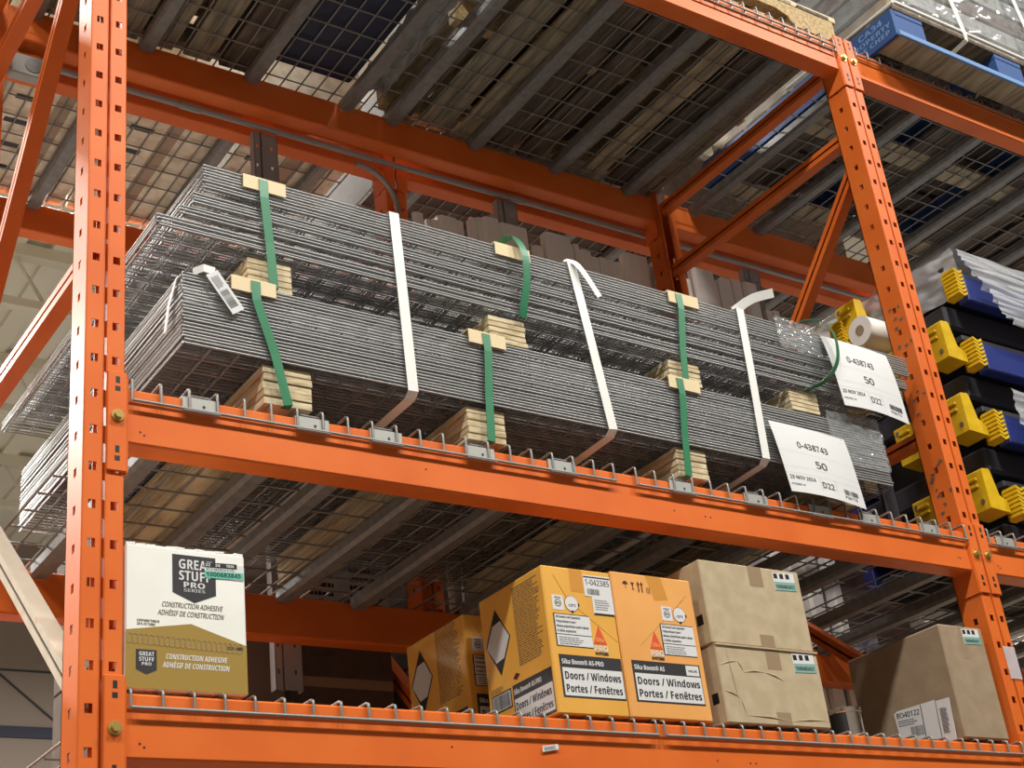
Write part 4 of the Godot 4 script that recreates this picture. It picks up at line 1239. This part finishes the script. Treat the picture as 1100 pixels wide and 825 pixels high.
# ------------------------------------------------------------------ loads on the top shelf
func pallet(label: String, x0: float, x1: float, z0: float, z1: float, y: float, m: Material, nb: int, notched: bool, blue := false) -> Node3D:
	var t := thing("pallet", label, "pallet", Vector3(x0, y, z0))
	var W := x1 - x0
	var D := z0 - z1
	for i in nb:                            # bottom boards run front to back
		var s := tool()
		var w := W / nb * (0.58 + rng.randf() * 0.28)
		var cx := W * (i + 0.5) / nb
		bevel(s, Vector3(cx, 0.008, -D / 2), Vector3(w, 0.016, D), 0.0015)
		part(t, "bottom_board", s, [m, m, M.pallet_dark, M.pallet_brown, M.pallet][rng.randi() % 5])
	for k in 3:
		var z := -0.02 - (D - 0.04) * k / 2.0
		var s := tool()
		var pr: PackedVector2Array
		if notched:
			pr = PackedVector2Array([Vector2(0, 0.016), Vector2(W * 0.12, 0.016), Vector2(W * 0.14, 0.05), Vector2(W * 0.18, 0.066), Vector2(W * 0.36, 0.066), Vector2(W * 0.40, 0.05), Vector2(W * 0.42, 0.016), Vector2(W * 0.56, 0.016), Vector2(W * 0.58, 0.05), Vector2(W * 0.62, 0.066), Vector2(W * 0.78, 0.066), Vector2(W * 0.82, 0.05), Vector2(W * 0.84, 0.016), Vector2(W, 0.016), Vector2(W, 0.105), Vector2(0, 0.105)])
		else:
			pr = PackedVector2Array([Vector2(0, 0.016), Vector2(W, 0.016), Vector2(W, 0.10), Vector2(0, 0.10)])
		if blue:
			for q in [[0.0, 0.14], [W * 0.44, W * 0.56], [W - 0.14, W]]:
				bx(s, Vector3(q[0], 0.016, z), Vector3(q[1], 0.10, z - 0.09 * (1 if k < 2 else -1)))
			part(t, "block", s, M.pallet_blue)
		else:
			extrude(s, pr, Vector3(0, 0, z - 0.018), Vector3.RIGHT, Vector3.UP, Vector3(0, 0, 0.036))
			part(t, "stringer", s, M.osb if notched else m)
	for i in 7:
		var s := tool()
		bevel(s, Vector3(W * (i + 0.5) / 7, 0.113, -D / 2), Vector3(W / 7 * 0.82, 0.016, D), 0.0015)
		part(t, "top_board", s, [m, M.pallet_dark, M.pallet_brown][rng.randi() % 3])
	return t

func top_loads() -> void:
	var Y := TOP + 0.0155
	pallet("grey weathered pallet overhead at left of the navy tote", 0.06, 0.80, -0.03, -1.0, Y, M.pallet, 6, false)
	pallet("dark wooden pallet with notched stringer on the top shelf", 1.27, 2.50, -0.02, -1.0, Y, M.pallet_dark, 9, true)
	# boxes on those pallets
	var t := thing("stacked_carton", "wide brown carton on the weathered pallet overhead", "box", Vector3(0.08, Y + 0.122, -0.08))
	var s := tool()
	bevel(s, Vector3(0.35, 0.5, -0.44), Vector3(0.68, 1.0, 0.86), 0.004)
	part(t, "carton_body", s, M.carton)
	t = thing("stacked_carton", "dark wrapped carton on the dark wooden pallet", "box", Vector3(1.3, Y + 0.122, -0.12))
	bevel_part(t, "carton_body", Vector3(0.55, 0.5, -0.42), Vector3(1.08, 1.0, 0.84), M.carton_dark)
	t = thing("navy_tote", "dark navy plastic tote seen from below through the wire deck", "tote", Vector3(0.835, Y, -0.25))
	s = tool()
	bevel(s, Vector3(0.14, 0.16, -0.33), Vector3(0.28, 0.32, 0.66), 0.01)
	part(t, "tub", s, M.navy)
	s = tool()
	bevel(s, Vector3(0.14, 0.325, -0.33), Vector3(0.31, 0.03, 0.69), 0.006)
	part(t, "rim", s, M.navy)
	s = tool()
	bx(s, Vector3(0.02, -0.0006, -0.22), Vector3(0.26, 0.0, -0.19))
	part(t, "base_rib", s, M.slate)
	var cf := thing("crumpled_film", "crumpled grey film hanging between the tote and the dark pallet", "film")
	s = tool()
	film(s, Vector3(1.13, Y + 0.034, -0.30), Vector3(0.12, 0.01, 0), Vector3(0.02, 0.0, -0.64), Vector3.UP, 0.03, 10, 24)
	part(cf, "sheet", s, M.silver_label)
	# small wood offcut on the notched pallet's front
	t = thing("wood_batten", "short pale batten lying on the notched pallet", "batten", Vector3(2.30, Y + 0.122, -0.06))
	bevel_part(t, "batten", Vector3(0.12, 0.014, 0), Vector3(0.24, 0.028, 0.05), M.block)
	# blue pallet with wrapped load, hanging out over the beam
	var bp := thing("blue_pallet", "blue block pallet with white stencilled letters at top right", "pallet", Vector3(2.655, Y, 0.115))
	var W := 1.2
	var D := 1.0
	for e in [0.05, 0.50, 0.95]:
		s = tool()
		bevel(s, Vector3(W / 2, 0.009, -D * e), Vector3(W, 0.018, 0.10), 0.002)
		part(bp, "bottom_board", s, M.pallet_brown)
		if e < 0.1:
			s = tool()
			bevel(s, Vector3(W / 2, 0.010, 0.004), Vector3(W + 0.01, 0.022, 0.010), 0.002)
			part(bp, "painted_edge", s, M.pallet_blue_edge)
		for q in [0.075, W / 2, W - 0.075]:
			s = tool()
			bevel(s, Vector3(q, 0.058, -D * e), Vector3(0.145, 0.08, 0.098), 0.002)
			part(bp, "block", s, M.pallet_blue)
	for q in [0.075, W / 2, W - 0.075]:
		s = tool()
		bevel(s, Vector3(q, 0.108, -D / 2), Vector3(0.145, 0.02, D), 0.002)
		part(bp, "lead_board", s, M.pallet_blue)
		s = tool()
		bevel(s, Vector3(q, -0.0 + 0.009, -D / 2), Vector3(0.14, 0.016, 0.78), 0.002)
		part(bp, "skid_board", s, M.pallet_dark)
	for i in 8:
		s = tool()
		bevel(s, Vector3(W / 2, 0.127, -0.05 - i * 0.128), Vector3(W, 0.018, 0.105), 0.002)
		part(bp, "top_board", s, M.pallet_dark)
	s = tool()
	bevel(s, Vector3(-0.001, 0.06, -D / 2), Vector3(0.022, 0.112, D), 0.002)
	var sb := part(bp, "side_board", s, M.pallet_blue)
	var lf := [Vector3(-0.012, 0, -0.375), Vector3(0, 0, 1), Vector3.UP, Vector3.LEFT]
	letters(sb, lf, "CA34", 0.22, 0.080, 0.022, 0.11, M.pallet_blue_edge, 0.0006)
	letters(sb, lf, "PROPERTY", 0.17, 0.052, 0.018, 0.19, M.pallet_blue_edge, 0.0006)
	letters(sb, lf, "OF CHEP", 0.20, 0.026, 0.018, 0.15, M.pallet_blue_edge, 0.0006)
	var ld := thing("wrapped_load", "tall grey load under stretch film on the blue pallet", "load", Vector3(2.665, Y + 0.137, 0.09))
	for k in 6:
		s = tool()
		bevel(s, Vector3(W / 2 + rng.randf_range(-0.01, 0.01), 0.05 + k * 0.085, -0.48), Vector3(W - 0.04, 0.08, 0.94), 0.006)
		part(ld, "pack", s, [M.carton, M.galv, M.carton_dark, M.galv, M.slate, M.galv][k])
	s = tool()
	film(s, Vector3(-0.004, 0.0, 0.018), Vector3(W, 0, 0), Vector3(0, 0.52, -0.005), Vector3(0, 0, 1), 0.02, 40, 22)
	film(s, Vector3(-0.012, 0.0, -0.96), Vector3(0, 0, 0.98), Vector3(0, 0.52, 0), Vector3(-1, 0, 0), 0.015, 30, 20)
	part(ld, "stretch_film", s, M.film_clear)
	for q in [0.36, 0.80]:
		s = tool()
		ribbon(s, [Vector3(q - 0.06, 0.55, 0.02), Vector3(q, 0.0, 0.035), Vector3(q + 0.005, -0.02, 0.03), Vector3(q - 0.02, -0.05, -0.06)], Vector3.RIGHT, 0.022)
		part(ld, "strap", s, M.strap_white)
	s = tool()
	tube(s, [Vector3(0.0, 0.012, 0.03), Vector3(W, 0.012, 0.03)], 0.007, 6)
	tube(s, [Vector3(0.0, 0.012, 0.03), Vector3(0.0, 0.02, -0.5)], 0.007, 6)
	part(ld, "edge_board", s, M.strap_white)
	pallet("dark pallet on the top shelf beyond the blue one", 3.90, 4.92, -0.02, -1.0, Y, M.pallet_dark, 8, false)
	t = thing("stacked_carton", "brown carton on the dark pallet beyond the blue one", "box", Vector3(3.92, Y + 0.122, -0.08))
	bevel_part(t, "carton_body", Vector3(0.48, 0.3, -0.44), Vector3(0.94, 0.6, 0.86), M.carton)
	# pale cartons on the rack behind
	var k2 := 0
	var nm := ["pale carton with dark stencilled side marks on the rack behind at left", "pale carton on the rack behind next to the grey post", "pale film-wrapped carton on the rack behind at its upright", "pale carton on the rack behind at the far left edge"]
	for e in [[0.14, 0.36, 0.5], [0.52, 0.34, 0.42], [0.93, 0.40, 0.5], [-0.60, 0.68, 0.5]]:
		t = thing("pale_carton", nm[k2], "box", Vector3(e[0], Y, -1.20), "pale cartons on the rack behind")
		bevel_part(t, "carton_body", Vector3(e[1] / 2, e[2] / 2, -0.38), Vector3(e[1], e[2], 0.76), M.box_white)
		s = tool()
		bx(s, Vector3(e[1] * 0.45, -0.0006, -0.75), Vector3(e[1] * 0.6, 0.0, -0.02))
		part(t, "tape_strip", s, M.tape)
		for q in 4:
			s = tool()
			bx(s, Vector3(e[1] * 0.1, -0.0008, -0.2 - q * 0.13), Vector3(e[1] * 0.34, 0.0, -0.225 - q * 0.13))
			part(t, "stencil_mark", s, M.charcoal)
		k2 += 1
	for e in [[1.48, 1.1], [2.68, 1.1]]:
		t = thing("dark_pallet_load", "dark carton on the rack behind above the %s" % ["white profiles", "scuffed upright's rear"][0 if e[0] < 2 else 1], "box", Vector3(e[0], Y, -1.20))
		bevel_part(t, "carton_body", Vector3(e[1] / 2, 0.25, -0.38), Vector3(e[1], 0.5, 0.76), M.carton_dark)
		s = tool()
		bx(s, Vector3(e[1] * 0.45, -0.0006, -0.75), Vector3(e[1] * 0.55, 0.0, -0.02))
		part(t, "tape_strip", s, M.tape)

func bevel_part(t: Node, called: String, c: Vector3, size: Vector3, m: Material) -> MeshInstance3D:
	var s := tool()
	bevel(s, c, size, 0.004)
	return part(t, called, s, m)

# ------------------------------------------------------------------ white profiles standing behind the bundles
func profiles() -> void:
	# [x, width, top, depth]
	var spots := [[1.448, 0.037, 4.432, 0], [1.498, 0.038, 4.416, 1], [1.555, 0.077, 4.432, 2], [1.612, 0.035, 4.442, 0], [1.659, 0.010, 4.460, 0], [1.686, 0.042, 4.475, 1], [1.738, 0.065, 4.477, 2], [1.832, 0.122, 4.470, 2], [1.946, 0.043, 4.425, 0], [2.029, 0.114, 4.483, 2], [2.108, 0.042, 4.474, 1], [2.159, 0.056, 4.460, 0], [2.221, 0.064, 4.444, 1], [2.290, 0.070, 4.445, 0], [2.391, 0.113, 4.488, 2], [2.480, 0.060, 4.470, 1], [2.650, 0.032, 4.455, 0], [2.727, 0.108, 4.505, 2], [2.810, 0.050, 4.479, 1], [2.886, 0.094, 4.510, 1], [2.972, 0.070, 4.503, 2], [3.086, 0.065, 4.410, 1]]
	var i := 0
	for e in spots:
		var lab := "off-white profile standing upright behind the upper bundle"
		if i == 0:
			lab = "leftmost off-white profile, standing apart behind the bundle"
		elif i == 7:
			lab = "wide off-white profile in front of the middle grey post"
		elif i == spots.size() - 1:
			lab = "short off-white profile alone by the slack green loop"
		var t := thing("white_profile", lab, "profile", Vector3(e[0], 2.30, -1.098), "white profiles behind the bundles")
		var s := tool()
		var w: float = e[1] / 2
		var h: float = e[2] - 2.30
		var pr: PackedVector2Array
		if e[3] == 2:
			pr = PackedVector2Array([Vector2(-w, 0.0), Vector2(-w, 0.026), Vector2(-w + 0.012, 0.036), Vector2(w - 0.006, 0.036), Vector2(w, 0.030), Vector2(w, 0.0)])
		elif e[3] == 1:
			pr = PackedVector2Array([Vector2(-w, 0.0), Vector2(-w, 0.014), Vector2(0, 0.014), Vector2(0, 0.022), Vector2(w, 0.022), Vector2(w, 0.0)])
		else:
			pr = PackedVector2Array([Vector2(-w, 0.0), Vector2(-w, 0.010), Vector2(-w * 0.4, 0.018), Vector2(w, 0.016), Vector2(w, 0.0)])
		extrude(s, pr, Vector3.ZERO, Vector3.RIGHT, Vector3(0, 0, 1), Vector3(0, h, 0))
		part(t, "profile", s, M.white_plastic)
		i += 1

# ------------------------------------------------------------------ yellow castings with blue rails
func castings() -> void:
	var words := ["lowest", "second lowest", "second highest", "topmost"]
	var Y := MID + 0.0245
	for k in 4:
		var t := thing("rail_unit", "%s blue rail unit with yellow end castings right of the scuffed upright" % words[k], "rail unit", Vector3(2.66, Y + k * 0.254, 0), "blue and yellow rail units")
		var s := tool()
		bevel(s, Vector3(0.86, 0.125, -0.055), Vector3(1.36, 0.095, 0.045), 0.004)
		part(t, "rail", s, M.blue)
		s = tool()
		bevel(s, Vector3(0.86, 0.125, -0.70), Vector3(1.36, 0.095, 0.045), 0.004)
		part(t, "rail", s, M.blue)
		s = tool()
		bevel(s, Vector3(0.82, 0.205, -0.38), Vector3(1.36, 0.02, 0.62), 0.003)
		part(t, "platform", s, M.slate)
		s = tool()
		bevel(s, Vector3(0.78, 0.045, -0.36), Vector3(1.3, 0.085, 0.52), 0.01)
		part(t, "folded_leg", s, M.slate)
		for e in [[-0.01, 0.105], [-0.42, 0.0]]:
			# ribbed cap: a stack of thin chevrons
			for r in 7:
				s = tool()
				var y := 0.078 + r * 0.0138
				extrude(s, PackedVector2Array([Vector2(0, 0), Vector2(0.020, -0.010), Vector2(0.040, 0.0), Vector2(0.040, 0.009), Vector2(0.020, -0.001), Vector2(0, 0.009)]), Vector3(e[1], y, e[0] - 0.05), Vector3.RIGHT, Vector3.UP, Vector3(0, 0, 0.05))
				part(t, "rib", s, M.yellow)
			s = tool()
			bevel(s, Vector3(e[1] + 0.024, 0.122, e[0] - 0.04), Vector3(0.034, 0.100, 0.045), 0.004)
			part(t, "end_cap", s, M.yellow)
		for e in ([[-0.045, 0.01], [-0.245, 0.02]] if k < 3 else [[-0.36, 0.02]]):
			# casting with a sloping back, a raised slot and bolts
			s = tool()
			extrude(s, PackedVector2Array([Vector2(0.0, 0.098), Vector2(0.088, 0.092), Vector2(0.088, 0.125), Vector2(0.055, 0.145), Vector2(0.040, 0.222), Vector2(0.034, 0.228), Vector2(0.004, 0.225), Vector2(0.0, 0.220)]), Vector3(e[1], 0, e[0] - 0.085), Vector3.RIGHT, Vector3.UP, Vector3(0, 0, 0.085))
			bevel(s, Vector3(e[1] - 0.002, 0.198, e[0] - 0.045), Vector3(0.010, 0.012, 0.045), 0.003)
			bevel(s, Vector3(e[1] - 0.002, 0.176, e[0] - 0.045), Vector3(0.010, 0.012, 0.045), 0.003)
			var c := part(t, "casting", s, M.yellow)
			for q in [[0.125, -0.022], [0.205, -0.072], [0.130, -0.070]]:
				s = tool()
				tube(s, [Vector3(e[1] + 0.001, q[0], e[0] + q[1]), Vector3(e[1] - 0.002, q[0], e[0] + q[1])], 0.008, 12)
				part(c, "bolt_head", s, M.bare)
	var w := thing("stretch_film", "creased stretch film stretched over the yellow castings", "film", Vector3(2.66, Y, 0))
	var s := tool()
	film(s, Vector3(0.165, 1.032, -0.03), Vector3(1.3, -0.02, 0), Vector3(0.12, -0.30, 0.06), Vector3(0, 0.3, 1).normalized(), 0.022, 40, 34, 0.16)
	film(s, Vector3(0.165, 1.032, -0.03), Vector3(1.3, -0.02, 0), Vector3(-0.05, 0.004, -0.6), Vector3.UP, 0.016, 30, 24, 0.16)
	film(s, Vector3(0.08, 1.0, -0.62), Vector3(0.06, 0.02, 0.60), Vector3(0.01, -0.16, 0), Vector3(-1, 0, 0), 0.02, 20, 10)
	film(s, Vector3(0.19, 0.50, 0.012), Vector3(1.2, -0.02, 0), Vector3(0.02, -0.40, 0.0), Vector3(0, 0.0, 1), 0.016, 40, 34, 0.16)
	part(w, "sheet", s, M.film)
	var wr := thing("white_roll", "white roll end sticking out behind the scuffed upright", "roll", Vector3(2.60, Y + 0.7625, -0.30))
	s = tool()
	tube(s, [Vector3(0, 0.052, 0), Vector3(0.17, 0.052, 0)], 0.050, 24)
	part(wr, "wrap", s, M.white_plastic)
	s = tool()
	tube(s, [Vector3(-0.002, 0.052, 0), Vector3(0.0, 0.052, 0)], 0.018, 16)
	part(wr, "core", s, M.carton)
	# printed board behind the label end
	var b := thing("printed_board", "dark grey board with a white printed strip behind the upper label", "board", Vector3(2.398, MID + 0.0245, -0.20))
	bevel_part(b, "board", Vector3(0.027, 0.21, -0.01), Vector3(0.054, 0.42, 0.02), M.slate)
	var f := [Vector3(0, 0, 0.0), Vector3.RIGHT, Vector3.UP, Vector3(0, 0, 1)]
	panel(b, "white_strip", f, 0.002, 0.34, 0.050, 0.375, M.paper, 0.001)
	letters(b, f, "MIT", 0.012, 0.349, 0.017, 0.032, M.ink, 0.0016)

# ------------------------------------------------------------------ goods on the levels below the picture, which shade the shelves above
func lower_goods() -> void:
	var t: Node3D
	for e in [[0.52, "behind the pale grey board"], [1.47, "behind the white profiles left"], [2.06, "behind the white profiles right"], [2.67, "behind the foil rolls left"], [3.26, "behind the foil rolls right"]]:
		for lv in 2:
			t = thing("tall_carton", "tall dark carton %s, %s" % [e[1], ["lower", "upper"][lv]], "box", Vector3(e[0], 1.9665 + lv * 0.97, -1.38))
			var tw := 0.46 if e[0] < 1.0 else 0.57
			bevel_part(t, "carton_body", Vector3(tw / 2, 0.484, -0.28), Vector3(tw, 0.968, 0.56), M.carton_dark)
			bevel_part(t, "tape_strip", Vector3(tw / 2, 0.88, 0.0), Vector3(0.05, 0.16, 0.002), M.tape)
	var k := 0
	var side := ["left of the tall upright", "below the bottom shelf", "right of the scuffed upright"]
	for bay in 3:
		for row in 2:
			var x0: float = [-2.45, 0.06, 2.58][bay] if row == 0 else [-1.04, 1.46, 3.98][bay]
			var z: float = [-0.06, -1.20][row]
			for i in 3:
				for lv in 2:
					t = thing("stock_carton", "stock carton %s, %s row, %s, %s" % [side[bay], ["front", "rear"][row], ["left", "middle", "right"][i], ["floor", "stacked"][lv]], "box", Vector3(x0 + i * 0.79, 0.001 + lv * (1.0 if row == 0 else 0.9), z))
					var hh := 0.998 if row == 0 else 0.898
					bevel_part(t, "carton_body", Vector3(0.38, hh / 2, -0.38), Vector3(0.76, hh, 0.72), M.carton)
					bevel_part(t, "tape_strip", Vector3(0.38, hh - 0.06, -0.02), Vector3(0.05, 0.12, 0.003), M.tape)
					k += 1

func _ready() -> void:
	rng.seed = 4242
	make_materials()
	setup()
	building()
	racks()
	bundles()
	low_shelf()
	top_loads()
	profiles()
	castings()
	lower_goods()
